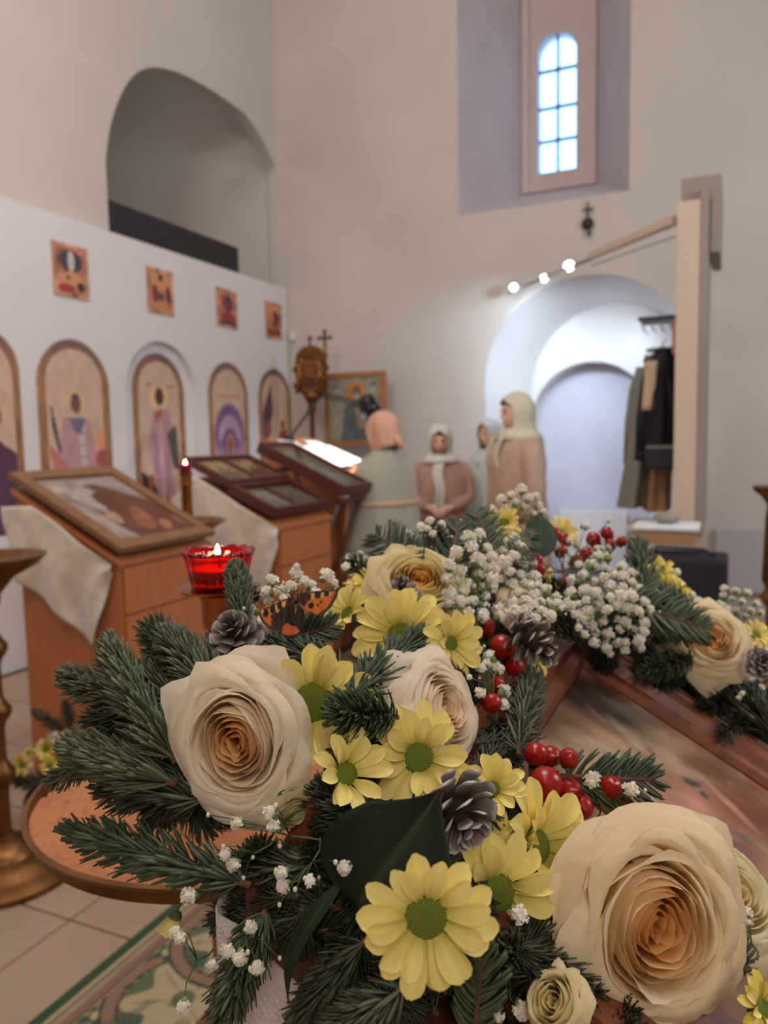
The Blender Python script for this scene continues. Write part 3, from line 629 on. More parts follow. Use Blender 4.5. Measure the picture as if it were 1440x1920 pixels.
# beam and track
bs = Vector((a0.x-.02, a0.y+.1, PD(1270, 412, 4.6).z)); be = PY(1108, 484, 6.1); be = Vector((be.x, 6.1, bs.z)); be = Vector((PY(1108, 480, 6.0).x, 6.0, PY(1108, 480, 6.0).z))
t = thing('support_beam', 'slim cream beam running from the post to the wall spotlights', 'beam', bs)
b = MB(); d = be-bs; b.tube([Vector((0, 0, 0)), d], .034, 4); b.build('beam', CREAM, t)
b = MB(); b.tube([Vector((0, -.02, -.10)), d+Vector((0, 0, -.07))], .004, 6); b.build('cable', mat('grey_cable', (120, 110, 104), .6), t)
tr0 = be+Vector((0, 0, -.02)); tr1 = PY(955, 548, 6.7)
t = thing('spotlight_track', 'grey wall track with three round lit spotlights above the niche', 'lamp', tr0)
b = MB(); b.tube([Vector((0, 0, 0)), tr1-tr0], .014, 6); b.build('track', mat('grey_metal', (150, 150, 156), .4, .6), t)
BULB = mat('spot_glow', (255, 255, 255), emit=(240, 247, 255), estr=14)
for k, (x, y, Y, r) in enumerate(((1067, 499, 6.2, .040), (1020, 522, 6.4, .030), (963, 539, 6.6, .032))):
    p = PY(x, y, Y)-tr0; ax = (EYE-(p+tr0)).normalized(); ax = (ax+Vector((.1, 0, -.25))).normalized()
    b = MB(); b.lathe([(0, -.10), (r*.7, -.10), (r, -.02), (r*1.05, .0), (r*.95, 0), (r*.9, -.02)], p, 24, ax); h = b.build('spot_head', WHITE, t, smooth=True)
    b = MB(); b.lathe([(0, .0), (r*.95, -.005), (r*.9, -.02), (0, -.02)], p+ax*.001, 24, ax); b.build('lens', BULB, h, smooth=True)
    lamp('spot_light', 'SPOT', p+tr0+Vector((0, -.1, -.08)), ((-2.1, 7.2, 1.5), (-1.3, 7.6, 1.2), (-.8, 7.6, 1.5))[k], (62, 26, 22)[k], (.66, .83, 1), spot_size=1.9, spot_blend=.7, shadow_soft_size=.06)
lamp('assumed_niche_light', 'AREA', (-.75, 7.18, 2.28), (-1.35, 7.6, 1.9), 2.2, (.70, .85, 1), size=.25)  # assumed unseen lamp added inside the niche to brighten its inner wall

def wav(c, rx, ry, z, folds=0, amp=0., ph=0., n=36, rot=0.):
    out = []
    for k in range(n):
        a = 2*PI*k/n; r = 1+amp*math.sin(folds*a+ph)
        x, y = rx*r*math.cos(a), ry*r*math.sin(a); out.append(Vector((c[0]+x*math.cos(rot)-y*math.sin(rot), c[1]+x*math.sin(rot)+y*math.cos(rot), z)))
    return out
def coat(label, c, zt_, H, w_, d_, m, sleeve=True, lean=0., seed=0, rot=0.):
    t = thing('coat', label, 'coat', (c[0], c[1], zt_), 'coats hanging by the post'); rr = random.Random(seed)
    prof = [(0, .16), (.02, .35), (.07, .75), (.13, .95), (.3, .92), (.55, .98), (.8, 1.08), (1, 1.15)]
    rings = [wav((lean*f*H, 0), w_*s, d_*s, -f*H, 5, .05+.12*f, rr.random()*.6+seed, rot=rot) for f, s in prof]
    b = MB(); b.loft(rings); b.build('coat_body', m, t, smooth=True, sharp=70)
    if sleeve:
        for s in (-1, 1):
            q = Vector((math.cos(rot), math.sin(rot), 0))*s*w_
            b = MB(); b.tube([q*.75+Vector((0, 0, -.06)), q*1.15+Vector((0, 0, -.2)), q*1.3+Vector((-.02, 0, -.42)), q*1.32+Vector((-.03, -.02, -.66))], [.04, .055, .05, .042], 12); sl = b.build('sleeve', m, t, smooth=True)
            b = MB(); e = q*1.32+Vector((-.03, -.02, -.66)); b.tube([e+Vector((0, 0, .02)), e+Vector((0, 0, -.03))], .045, 12); b.build('cuff', m, sl, smooth=True)
    b = MB(); b.lathe([(.04, 0), (.055, -.02), (.05, .02), (.04, .03)], (0, 0, -.01), 16); b.build('collar', m, t, smooth=True)
    b = MB(); b.tube([(0, 0, 0), (0, 0, .06), (.015, 0, .075), (.02, 0, .055)], .003, 6); b.build('hook', BLACK, t)
    return t
px_ = tloc
F1 = dict(seed=3)
coat('grey green long coat, leftmost of the coats beside the post', (px_.x-.235, px_.y+.42), zr+.0, .98, .075, .15, mat('olive_cloth', (126, 130, 122), .9, var=.1), seed=1, rot=.0, lean=-.12)
coat('black jacket with pale lining hanging in front of the grey green coat', (px_.x-.155, px_.y+.30), zr+.03, .62, .07, .15, mat('black_cloth', (38, 34, 44), .85, var=.2), seed=2, lean=-.02)
coat('long beige coat hanging right behind the cream post', (px_.x-.13, px_.y+.42), zr-.0, 1.0, .07, .15, mat('beige_cloth', (160, 124, 98), .9, var=.1), seed=5, lean=-.06)
coat('dark purple brown coat hanging between the black and beige ones', (px_.x-.19, px_.y+.54), zr+.03, .9, .065, .14, mat('plum_cloth', (62, 46, 54), .9, var=.2), seed=6, lean=-.05)
b = MB(); b.grid(lambda u, v: (-.05+.07*u-.02*v, 0, -.30*v), 5, 10)
o = b.build('scarf', mat('cream_cloth', (200, 176, 150), .9), smooth=True, solid=.02); o.location = (px_.x-.19, px_.y+.09, zr-.05); tag(o, 'cream scarf hung over the black jacket', 'scarf')
t = thing('handbag', 'black handbag with light zip hanging in front of the coats', 'bag', (px_.x-.14, px_.y+.07, zr-.72))
b = MB(); b.box((-.09, -.04, 0), (.09, .04, .16), .02); b.build('bag_body', mat('navy_bag', (30, 30, 40), .5), t, smooth=False)
b = MB(); b.box((-.085, -.045, .135), (.085, -.04, .145)); b.build('zip', mat('zip', (150, 140, 130), .4, .5), t)
b = MB(); b.tube([(-.08, 0, .15), (-.05, 0, .45), (.0, .1, .75), (.05, 0, .45), (.08, 0, .15)], .006, 6); b.build('strap', BLACK, t, smooth=True)
# pile and black case
pz = PD(1250, 1015, 4.3).z; pc = PD(1250, 1000, 4.35)
t0 = thing('storage_case', 'big black case standing under the white topped box by the post', 'case', (PD(1268, 1050, 4.2).x, PD(1268, 1050, 4.2).y, 0))
hz = PD(1268, 1038, 4.2).z
b = MB(); b.box((-.20, -.16, .03), (.26, .16, hz), .025); b.build('case_body', mat('black_fabric', (34, 33, 38), .7, var=.2), t0)
b = MB(); b.tube([(-.14, -.05, hz), (-.1, -.05, hz+.04), (.14, -.05, hz+.035), (.2, -.05, hz)], .009, 8); b.build('handle', BLACK, t0, smooth=True)
for xx in (-.15, .2):
    b = MB(); b.lathe([(0, -.015), (.03, -.015), (.03, .015), (0, .015)], (xx, -.1, .03), 14, (1, 0, 0)); b.build('wheel', BLACK, t0)
b = MB(); b.box((-.155, -.13, 0), (.155, .13, .07), .004); o = b.build('cardboard_box', mat('card', (176, 132, 96), .8, var=.05), loc=(pc.x, pc.y, hz+.042)); tag(o, 'flat brown cardboard box on the black case', 'box')
b = MB(); b.box((-.175, -.14, 0), (.175, .14, .035), .014); o = b.build('folded_cloth', mat('white_cloth', (222, 224, 226), .8, bump=.4, bscale=40), smooth=True, loc=(pc.x, pc.y, hz+.114)); tag(o, 'folded white cloth topping the brown box', 'cloth')
b = MB(); b.sphere((0, 0, .0), (.07, .06, .035), 16, 10); o = b.build('knitted_hat', mat('grey_knit', (150, 146, 132), .9), smooth=True, loc=(pc.x+.0, pc.y+.0, hz+.18)); tag(o, 'small greenish grey hat on the folded white cloth', 'hat')
# white board leaning at the wall and radiator
q = PY(1342, 990, WY-.06); q2 = PY(1432, 990, WY-.06); qb_ = PY(1342, 1108, WY-.06).z
t = thing('wall_heater', 'flat pale panel heater low on the wall right of the post', 'heater', (q.x, WY, qb_))
b = MB(); b.box((0, -.07, 0), (q2.x-q.x+.03, -.02, q.z-qb_), .008); b.build('panel', mat('pale_grey_panel', (186, 180, 186), .5), t)
for xx in (.08, q2.x-q.x-.08):
    b = MB(); b.box((xx, -.02, .03), (xx+.03, 0, q.z-qb_-.03)); b.build('bracket', WHITE, t)
q = PY(1050, 955, ny+.14); q2 = PY(1176, 955, ny+.14)
t = thing('radiator', 'white ribbed radiator at the foot of the arched niche', 'radiator', (q.x, ny+.16, .12)); W_ = q2.x-q.x; hR = q.z-.12
for k in range(12):
    b = MB(); b.box((W_*k/12+.001, -.05, 0), (W_*(k+1)/12-.001, .01, hR), .003); b.build('rib', WHITE, t)
for z in (.03, hR-.05):
    b = MB(); b.box((0, -.03, z), (W_, .0, z+.02)); b.build('pipe', WHITE, t)
# ================================================================== PEOPLE
def skin_mesh(J, E_, root=0, sub=1):
    me = bpy.data.meshes.new('t'); me.from_pydata([j[0] for j in J], E_, []); o = bpy.data.objects.new('t', me); COL.objects.link(o)
    o.modifiers.new('s', 'SKIN'); sv = me.skin_vertices[0].data
    for i, j in enumerate(J):
        r = j[1]; sv[i].radius = r if hasattr(r, '__len__') else (r, r); sv[i].use_root = (i == root)
    if sub: m_ = o.modifiers.new('u', 'SUBSURF'); m_.levels = sub
    bpy.context.view_layer.update(); dg = bpy.context.evaluated_depsgraph_get()
    r = bpy.data.meshes.new_from_object(o.evaluated_get(dg)); bpy.data.objects.remove(o); return r
def head_bm():
    bm = bmesh.new(); bmesh.ops.create_uvsphere(bm, u_segments=40, v_segments=28, radius=1)
    def g(x, s): return math.exp(-(x/s)**2)
    for v in bm.verts:
        x, y, z = v.co; f = max(0, y)
        w_ = .077*(1-.22*max(0, -z-.1)); d_ = .098*(1-.10*max(0, -z)); h = .118
        X, Y, Z = x*w_, y*d_, z*h
        if y > 0:
            Y += .020*g(x, .16)*g(z+.18, .22)*f + .006*g(x, .10)*g(z-.06, .2)      # nose
            Y -= .010*(g(x-.40, .2)+g(x+.40, .2))*g(z-.05, .13)                    # eye sockets
            Y += .005*g(x, .6)*g(z-.26, .12)                                        # brow
            Y += .007*g(x, .26)*g(z+.50, .07) + .006*g(x, .24)*g(z+.60, .06)        # lips
            Y += .008*g(x, .3)*g(z+.86, .16)                                        # chin
        else: Y *= 1.06
        v.co = Vector((X, Y, Z))
    for s in (-1, 1):
        r = bmesh.ops.create_uvsphere(bm, u_segments=10, v_segments=8, radius=1)['verts']
        for v in r: v.co = Vector((s*.077+v.co.x*.010, v.co.y*.018-.008, v.co.z*.032+.0))
    return bm
def person(label, loc, H, face_deg, arms='down', headturn=0., nod=0., name='person'):
    """stands at loc, looks along face_deg (0 = +y, counter-clockwise)"""
    s = H/1.66; root = thing(name, label, 'person', loc); root.rotation_euler = (0, 0, math.radians(face_deg))
    J = [((0, 0, .93), .115), ((0, .0, 1.08), .105), ((0, .0, 1.24), .12), ((0, -.005, 1.37), .07), ((0, .0, 1.46), .047), ((0, .012, 1.52), .05)]
    Ed = [(0, 1), (1, 2), (2, 3), (3, 4), (4, 5)]
    def add(p, r, par): J.append((p, r)); Ed.append((par, len(J)-1)); return len(J)-1
    for q in (-1, 1):
        a = add((q*.155, -.005, 1.345), .055, 2)
        if arms == 'down': el, wr, hd = (q*.215, -.02, 1.07), (q*.215, .06, .84), (q*.21, .085, .76)
        elif arms == 'clasp': el, wr, hd = (q*.235, -.0, 1.08), (q*.10, .19, 1.00), (q*.04, .215, .97)
        else: el, wr, hd = (q*.22, .04, 1.08), (q*.15, .25, 1.10), (q*.13, .32, 1.12)
        e = add(el, .042, a); w_ = add(wr, .027, e); h = add(hd, (.034, .022), w_)
        d = (Vector(hd)-Vector(wr)).normalized(); side = Vector((0, 1, 0)) if arms == 'down' else Vector((0, 0, 1)); side = (side-d*side.dot(d)).normalized(); pn = d.cross(side)
        for k in range(4):
            ln = (.070, .080, .074, .058)[k]; o_ = Vector(hd)+side*(.028-.019*k)+d*.012
            f1 = add(tuple(o_), .0105, h); f2 = add(tuple(o_+d*ln*.55), .009, f1); add(tuple(o_+d*ln-pn*q*.014), .008, f2)
        o_ = Vector(wr)+d*.03+side*.034; f1 = add(tuple(o_), .012, h); add(tuple(o_+d*.045+side*.014), .0095, f1)
        hp = add((q*.085, 0, .86), .098, 0); kn = add((q*.095, .015, .48), .062, hp); an = add((q*.10, -.015, .09), .042, kn); add((q*.105, .12, .035), (.034, .03), an)
    me = skin_mesh(J, Ed)
    bm = bmesh.new(); bm.from_mesh(me)
    hb = head_bm(); R = Matrix.Rotation(math.radians(headturn), 4, 'Z') @ Matrix.Rotation(-math.radians(nod), 4, 'X'); HM = Matrix.Translation((0, .02, 1.555)) @ R
    for v in hb.verts: v.co = HM @ v.co
    hm = bpy.data.meshes.new('h'); hb.to_mesh(hm); hb.free(); bm.from_mesh(hm); bm.to_mesh(me); bm.free()
    o = bpy.data.objects.new('t', me); COL.objects.link(o); m_ = o.modifiers.new('r', 'REMESH'); m_.mode = 'VOXEL'; m_.voxel_size = .008; m_.use_smooth_shade = True
    bpy.context.view_layer.update(); me2 = bpy.data.meshes.new_from_object(o.evaluated_get(bpy.context.evaluated_depsgraph_get())); bpy.data.objects.remove(o)
    me2.materials.clear(); me2.materials.append(SKIN)
    S = Matrix.Scale(s, 4)
    me2.transform(S); body = link('body', me2, root)
    HS = S @ HM
    EYEM = mat('eye_dark', (40, 28, 26), .3); LIP = mat('lips', (160, 84, 80), .5); BROWM = mat('eyebrow', (70, 50, 42), .9)
    for q in (-1, 1):
        b = MB(); b.sphere((q*.030, .086, .006), (.013, .008, .0075), 12, 8); b.build('eye', EYEM, body, smooth=True).matrix_local = HS
        b = MB(); b.tube([(q*.016, .0965, .028), (q*.032, .095, .034), (q*.048, .082, .028)], .0035, 6); b.build('eyebrow', BROWM, body).matrix_local = HS
    b = MB(); b.sphere((0, .093, -.064), (.022, .008, .007), 12, 8); b.build('lips', LIP, body, smooth=True).matrix_local = HS
    return root, S, HS
def shell(rings_spec, n=40, folds=7):
    """rings: (z, rx, ry, cx, cy, fold amplitude)"""
    b = MB(); rings = []
    for k, (z, rx, ry, cx, cy, am) in enumerate(rings_spec): rings.append(wav((cx, cy), rx, ry, z, folds, am, k*.15, n))
    b.loft(rings, cap=False); return b
def hood(HS, open_deg=48, m=None, name='headscarf', root=None, s=1.0, drop=.16, puff=1.0, hair=None, flare=.45):
    b = MB(); rings = []
    for k in range(22):
        t_ = k/21; z = .142-.30*t_ if t_ < .75 else .142-.225-(t_-.75)*4*drop
        if t_ < .75: zz_ = (z-.01)/.134; r = math.sqrt(max(0.0, 1-min(1, zz_*zz_))) if z > 0 else 1-.12*min(1, -z/.09)
        else: r = .90+((t_-.75)*4)**1.6*flare
        oa = math.radians(open_deg)*min(1, max(0, (.105-z)/.05)) if z > -.10 else math.radians(open_deg)*max(0, 1-(-.10-z)/.04)
        rx, ry = .098*r*puff, .122*r*puff; cy = -.012
        row = []
        for j in range(41):
            a = PI/2+oa+(2*PI-2*oa)*j/40; w_ = 1+.02*math.sin(5*a+t_*7)+.03*t_*math.sin(9*a)
            row.append(Vector((rx*w_*math.cos(a), cy+ry*w_*math.sin(a), z)))
        rings.append(row)
    b.loft(rings, cap=False, closed=False)
    o = b.build(name, m, root, smooth=True, solid=.008); o.matrix_local = HS
    if hair:
        b = MB(); b.grid(lambda u, v: ((.080-.002*v)*math.cos(PI*(.08+.84*u)), .02+(.088-.075*v)*math.sin(PI*(.08+.84*u)), .058+.052*v*1.1+.03*math.sin(PI*u)*(1-v)), 20, 8); h = b.build('hair', hair, root, smooth=True, solid=.006); h.matrix_local = HS @ Matrix.Translation((0, -.006, -.014))
    return o
def sleeve(pts, rs, m, root, S, name='sleeve'):
    b = MB(); b.tube(pts, rs, 16); o = b.build(name, m, root, smooth=True); o.matrix_local = S; return o
HAIR = mat('brown_hair', (72, 50, 42), .6)
SHOE = mat('dark_shoe', (40, 34, 34), .5)
def shoes(root, S):
    for q in (-1, 1):
        b = MB(); b.sphere((q*.103, .055, .04), (.048, .125, .042), 16, 10); o = b.build('shoe', SHOE, root, smooth=True); o.matrix_local = S
def skirt(root, S, z0, m, r0=.17, r1=.26, zb_=.08):
    b = shell([(z0, r0, r0*.8, 0, 0, .0), (z0-.15, r0*1.12, r0*.95, 0, 0, .01), ((z0+zb_)/2, (r0+r1)/2*1.05, r1*.8, 0, 0, .03), (zb_, r1, r1*.85, 0, 0, .05)], folds=9)
    o = b.build('skirt', m, root, smooth=True, solid=.006); o.matrix_local = S
# reader seen from behind, cape
p = PD(716, 850, 5.0); H = 1.575
root, S, HS = person('woman in salmon headscarf and grey green shawl seen from behind at the reading desk', (p.x+.02, p.y, 0), H, 62, 'read', nod=18)
b = shell([(1.44, .075, .07, 0, -.01, .0), (1.40, .12, .10, 0, -.01, .0), (1.345, .205, .135, 0, -.0, .0), (1.24, .245, .165, 0, .01, .01), (1.05, .265, .19, 0, .02, .02), (.85, .285, .20, 0, .02, .035), (.62, .31, .22, 0, .02, .05)], folds=6)
o = b.build('shawl', mat('sage_wool', (160, 158, 142), .95, var=.07, vscale=30, sheen=.3), root, smooth=True, solid=.01); o.matrix_local = S
b = shell([(.66, .305, .218, 0, .02, .045), (.58, .318, .228, 0, .02, .05)], folds=6); o = b.build('shawl_hem', mat('salmon_wool', (196, 160, 136), .95), root, smooth=True, solid=.012); o.matrix_local = S
b = shell([(1.09, .268, .192, 0, .02, .02), (1.06, .272, .195, 0, .02, .02)], folds=6); o = b.build('shawl_stripe', MATS['salmon_wool'], root, smooth=True, solid=.012); o.matrix_local = S
SAL = mat('salmon_scarf', (208, 162, 138), .8, var=.06, vscale=25)
hood(HS, 42, SAL, root=root, drop=.05, puff=1.04, flare=-.12)
b = MB(); b.sphere((0, -.10, -.07), (.045, .035, .05), 14, 10); b.tube([(0, -.12, -.08), (.015, -.14, -.13), (.03, -.135, -.17)], [.03, .022, .012], 10); o = b.build('scarf_knot', SAL, root, smooth=True); o.matrix_local = HS
skirt(root, S, .8, mat('grey_skirt', (88, 80, 78), .9), .19, .27); shoes(root, S)
for q in (-1, 1): sleeve([(q*.155, 0, 1.34), (q*.22, .04, 1.08), (q*.155, .235, 1.10)], [.068, .058, .045], MATS['sage_wool'], root, S)
# woman in brown cardigan with white scarf, facing us
p = PD(826, 850, 5.95)
root, S, HS = person('woman facing us in brown cardigan, white headscarf with long end hanging down', (p.x, p.y, 0), 1.51, 196, 'clasp', nod=14)
CARD = mat('taupe_cardigan', (182, 148, 136), .9, var=.08, vscale=30)
b = shell([(1.435, .07, .065, 0, -.0, 0), (1.40, .125, .09, 0, -.0, 0), (1.345, .215, .125, 0, 0, 0), (1.20, .225, .16, 0, .012, .01), (1.05, .21, .155, 0, .012, .015), (.93, .235, .165, 0, .005, .02), (.86, .225, .16, 0, 0, .02)])
o = b.build('cardigan', CARD, root, smooth=True, solid=.01); o.matrix_local = S
for q in (-1, 1): sleeve([(q*.16, 0, 1.34), (q*.215, -.0, 1.22), (q*.24, .0, 1.08), (q*.18, .10, 1.03), (q*.105, .185, 1.00)], [.07, .07, .062, .058, .045], CARD, root, S)
LACE = mat('white_lace', (214, 216, 206), .85, var=.05, vscale=60)
hood(HS, 44, LACE, root=root, drop=.10, puff=1.03, hair=HAIR)
b = MB(); b.grid(lambda u, v: ((u-.5)*.085+.012*math.sin(v*8), .165+.03*math.sin(PI*v)+.006*math.sin(u*9), 1.36-.40*v), 8, 20); o = b.build('scarf_end', LACE, root, smooth=True, solid=.012); o.matrix_local = S
b = shell([(1.43, .10, .105, 0, .015, .03), (1.37, .165, .15, 0, .015, .03)], folds=11); o = b.build('scarf_wrap', LACE, root, smooth=True, solid=.012); o.matrix_local = S
skirt(root, S, .92, mat('dark_brown_skirt', (74, 54, 52), .9), .19, .26); shoes(root, S)
# woman in long white shawl behind
p = PD(906, 850, 5.95)
root, S, HS = person('woman wrapped in a long white shawl, half hidden by the tall woman', (p.x-.01, p.y+.26, 0), 1.55, 150, 'down', nod=5)
WSH = mat('white_shawl', (206, 214, 216), .85, var=.05, vscale=30)
hood(HS, 46, WSH, root=root, drop=.16, puff=1.05, hair=mat('fair_hair', (172, 140, 110), .7))
b = shell([(1.43, .10, .10, 0, .0, .0), (1.35, .205, .15, 0, .0, .01), (1.15, .23, .17, 0, .01, .03), (.9, .235, .18, 0, .01, .05), (.62, .25, .19, 0, .01, .06)]); o = b.build('shawl', WSH, root, smooth=True, solid=.01); o.matrix_local = S
skirt(root, S, .9, MATS['grey_skirt'], .17, .25); shoes(root, S)
# tall woman in beige coat
p = PD(972, 850, 5.38)
root, S, HS = person('tall woman in beige coat and cream headscarf standing by the niche, facing left', (p.x, p.y, 0), 1.70, 128, 'down', headturn=-2, nod=4)
CT = mat('beige_coat', (186, 158, 140), .9, var=.1, vscale=18)
b = shell([(1.45, .075, .07, 0, -.0, 0), (1.41, .13, .10, 0, -.0, 0), (1.345, .225, .15, 0, 0, 0), (1.20, .235, .185, 0, .012, .01), (1.02, .225, .18, 0, .012, .02), (.85, .245, .20, 0, .005, .02), (.6, .26, .21, 0, .005, .03), (.45, .265, .215, 0, 0, .04)])
o = b.build('coat', CT, root, smooth=True, solid=.014); o.matrix_local = S
for q in (-1, 1): sleeve([(q*.165, 0, 1.34), (q*.225, -.0, 1.22), (q*.24, -.015, 1.06), (q*.235, .03, .93), (q*.225, .06, .85)], [.082, .082, .075, .068, .06], CT, root, S)
b = MB(); b.tube([(0.02, .165, 1.38), (.015, .19, 1.2), (.01, .20, .95), (.01, .215, .5)], .012, 8); o = b.build('coat_front_edge', mat('coat_fleece', (196, 170, 142), .95), root, smooth=True); o.matrix_local = S
CS = mat('cream_scarf', (210, 204, 184), .85, var=.05, vscale=50)
hood(HS, 54, CS, root=root, drop=.13, puff=1.03, hair=HAIR)
b = shell([(1.45, .10, .105, 0, .0, .02), (1.38, .17, .16, 0, .0, .03)], folds=9); o = b.build('scarf_wrap', CS, root, smooth=True, solid=.016); o.matrix_local = S
for q in (-1, 1):
    b = MB(); b.grid(lambda u, v: (q*(.05+.05*u)+.01*math.sin(v*5), .15+.045*math.sin(PI*min(1, v*1.2)), 1.40-.36*v), 6, 18); o = b.build('scarf_end', CS, root, smooth=True, solid=.014); o.matrix_local = S
skirt(root, S, .8, MATS['dark_brown_skirt'], .2, .25); shoes(root, S)

# ================================================================== CANDLE STANDS
RED = mat('ruby_glass', (225, 22, 28), .06, transmission=.92, ior=1.45)
REDP = mat('pink_glass', (190, 40, 90), .15, transmission=.6, ior=1.4)
FLAME = mat('flame', (255, 214, 150), emit=(255, 206, 130), estr=40)
def flame(c, s, parent, power=.25):
    b = MB(); b.lathe([(0, -.9), (.45, -.6), (.55, -.1), (.35, .5), (.12, 1.0), (0, 1.35)], (0, 0, 0), 14)
    b.v = [(v[0]*s, v[1]*s, v[2]*s) for v in b.v]; o = b.build('flame', FLAME, parent, smooth=True, loc=c)
    return o
SAND = mat('sand', (186, 124, 84), .95, var=.12, vscale=60, bump=.9, bscale=120)
def stand(label, c, zd, rd, stem=.022, stemmat=BRASS, group='brass candle stands', base_r=.2, tray=True, detail=None):
    t = thing('candle_stand', label, 'candle stand', (c[0], c[1], 0), group)
    b = MB(); b.lathe([(0, .14), (.03, .14), (.035, .12), (.07, .11), (.10, .085), (.105, .07), (.15, .06), (.165, .045), (.19, .04), (base_r, .02), (base_r, 0), (0, 0)], (0, 0, 0), 40); b.build('base', stemmat, t, smooth=True, sharp=35)
    kn = []
    for z in np.linspace(.14, zd-.06, 5)[1:-1]: kn += [(stem, z-.07), (stem*1.2, z-.05), (stem*2.1, z-.02), (stem*2.2, z), (stem*1.5, z+.02), (stem*1.05, z+.04), (stem, z+.06)]
    b = MB(); b.lathe([(stem, .13)]+kn+[(stem, zd-.05)], (0, 0, 0), 28); b.build('stem', stemmat, t, smooth=True, sharp=50)
    return t
# near stand: sand tray and red votive
cN = PD(410, 1090, .80); zt = 1.05; rt = .197
t = stand('brass candle stand with sand tray and red glass votive, under the fir twigs', (cN.x, cN.y), zt, rt)
b = MB(); b.lathe([(0, -.045), (.06, -.045), (.12, -.035), (.175, -.012), (rt, .008), (rt+.002, .012), (rt-.003, .013), (rt-.005, .009), (rt-.006, -.006), (0, -.006)], (0, 0, zt), 72); tr = b.build('tray', BRASS_D, t, smooth=True, sharp=50)
n1 = np.random.default_rng(3)
bum = [(n1.uniform(-.17, .17), n1.uniform(-.17, .17), n1.uniform(.004, .009), n1.uniform(-.004, .003)) for _ in range(170)]
b = MB(); V = [(0, 0, 0)]; NR, NA = 60, 150
for i in range(1, NR+1):
    for k in range(NA):
        r = (rt-.005)*i/NR; a = 2*PI*k/NA; x, y = r*math.cos(a), r*math.sin(a)
        z = .0012*math.sin(70*x+3*math.sin(50*y))+.0016*math.sin(43*y+2*x*30)
        for (bx, by, br, bh) in bum:
            d2 = ((x-bx)**2+(y-by)**2)/br**2
            if d2 < 4: z += 1.5*bh*math.exp(-d2)
        V.append((x, y, z))
Fc = [(0, 1+k, 1+(k+1) % NA) for k in range(NA)]+[(1+(i-1)*NA+k, 1+i*NA+k, 1+i*NA+(k+1) % NA, 1+(i-1)*NA+(k+1) % NA) for i in range(1, NR) for k in range(NA)]
b.add([(x, y, z+zt+.007) for x, y, z in V], Fc); sd = b.build('sand', SAND, tr, smooth=True); sd['kind'] = 'stuff'
zc = PD(416, 1100, .80).z   # bottom of the red glass
b = MB(); b.lathe([(.013, zt), (.016, zt+.03), (.012, zt+.06), (.009, zc-.075), (.012, zc-.062), (.010, zc-.056), (.015, zc-.050), (.0185, zc-.040), (.0205, zc-.028), (.020, zc-.014), (.022, zc-.008), (.014, zc-.004), (.040, zc-.003), (.043, zc), (.03, zc+.001), (0, zc+.001)], (0, 0, 0), 40); b.build('candle_cup', COPPER, t, smooth=True, sharp=45)
def scallop(r, z, n=16, seg=96, am=.045):
    return [Vector((r*(1+am*abs(math.sin(n/2*2*PI*k/seg)))*math.cos(2*PI*k/seg), r*(1+am*abs(math.sin(n/2*2*PI*k/seg)))*math.sin(2*PI*k/seg), z+(.0022*abs(math.sin(n/2*2*PI*k/seg)) if am > .06 else 0))) for k in range(seg)]
vo = tag(link('votive_glass', None, loc=(cN.x, cN.y, zc+.002)), 'red scalloped glass votive with a burning flame in the near stand', 'candle')
b = MB()
rings = [scallop(.002, 0, am=0), scallop(.027, 0, am=.02), scallop(.029, .004, am=.03), scallop(.031, .016, am=.04), scallop(.034, .030, am=.06), scallop(.0365, .0355, am=.08), scallop(.034, .0355, am=.08), scallop(.0315, .030, am=.05), scallop(.029, .016, am=.02), scallop(.026, .006, am=0), scallop(.002, .005, am=0)]
b.loft(rings); b.build('glass', RED, vo, smooth=True)
b = MB(); b.lathe([(0, .0055), (.0265, .0065), (.0285, .018), (0, .018)], (0, 0, 0), 32); b.build('wax', mat('red_wax', (190, 30, 26), .4), vo, smooth=True, sharp=40)
b = MB(); b.tube([(0, 0, .018), (0, 0, .03)], .0008, 5); b.build('wick', BLACK, vo)
flame((0, 0, .036), .0052, vo)
lamp('votive_light', 'POINT', (cN.x, cN.y, zc+.05), None, .10, (1, .62, .32), shadow_soft_size=.006)
# left stand
cL = PD(12, 1600, 2.58)
t = stand('tall brass candle stand cut by the left edge in front of the left lectern', (cL.x, cL.y), 1.05, .18, .021, BRASS_D, base_r=.23)
zd = PD(0, 1044, 2.5).z
b = MB(); b.lathe([(.03, zd-.16), (.035, zd-.12), (.06, zd-.09), (.08, zd-.065), (.15, zd-.03), (.178, zd), (.182, zd+.004), (.176, zd+.006), (.15, zd-.015), (0, zd-.02)], (0, 0, 0), 60); b.build('tray', BRASS_D, t, smooth=True, sharp=45)
# middle stand with pink votive
cM = PD(352, 980, 3.75)
t = stand('brass candle stand with pink glass votive between the two lecterns', (cM.x, cM.y), PD(352, 985, 3.75).z-.02, .19, .028, BRASS_D)
zd = PD(352, 980, 3.75).z; zf = PD(345, 886, 3.75).z
b = MB(); b.lathe([(.03, zd-.11), (.06, zd-.08), (.10, zd-.05), (.175, zd-.0), (.185, zd+.01), (.178, zd+.014), (.14, zd-.005), (0, zd-.008)], (0, 0, 0), 60); b.build('tray', BRASS, t, smooth=True, sharp=45)
b = MB(); b.lathe([(.028, zd-.005), (.026, zf-.06), (.034, zf-.05), (.024, zf-.04), (.034, zf-.028), (.024, zf-.018), (.036, zf-.006), (.036, zf), (0, zf)], (0, 0, 0), 28); b.build('candle_cup', BRASS, t, smooth=True, sharp=50)
vo = tag(link('votive_glass', None, loc=(cM.x, cM.y, zf+.001)), 'small pink red votive glass lit on the stand between the lecterns', 'candle')
b = MB(); b.lathe([(0, 0), (.026, 0), (.032, .03), (.034, .042), (.030, .042), (.024, .008), (0, .006)], (0, 0, 0), 24); b.build('glass', REDP, vo, smooth=True)
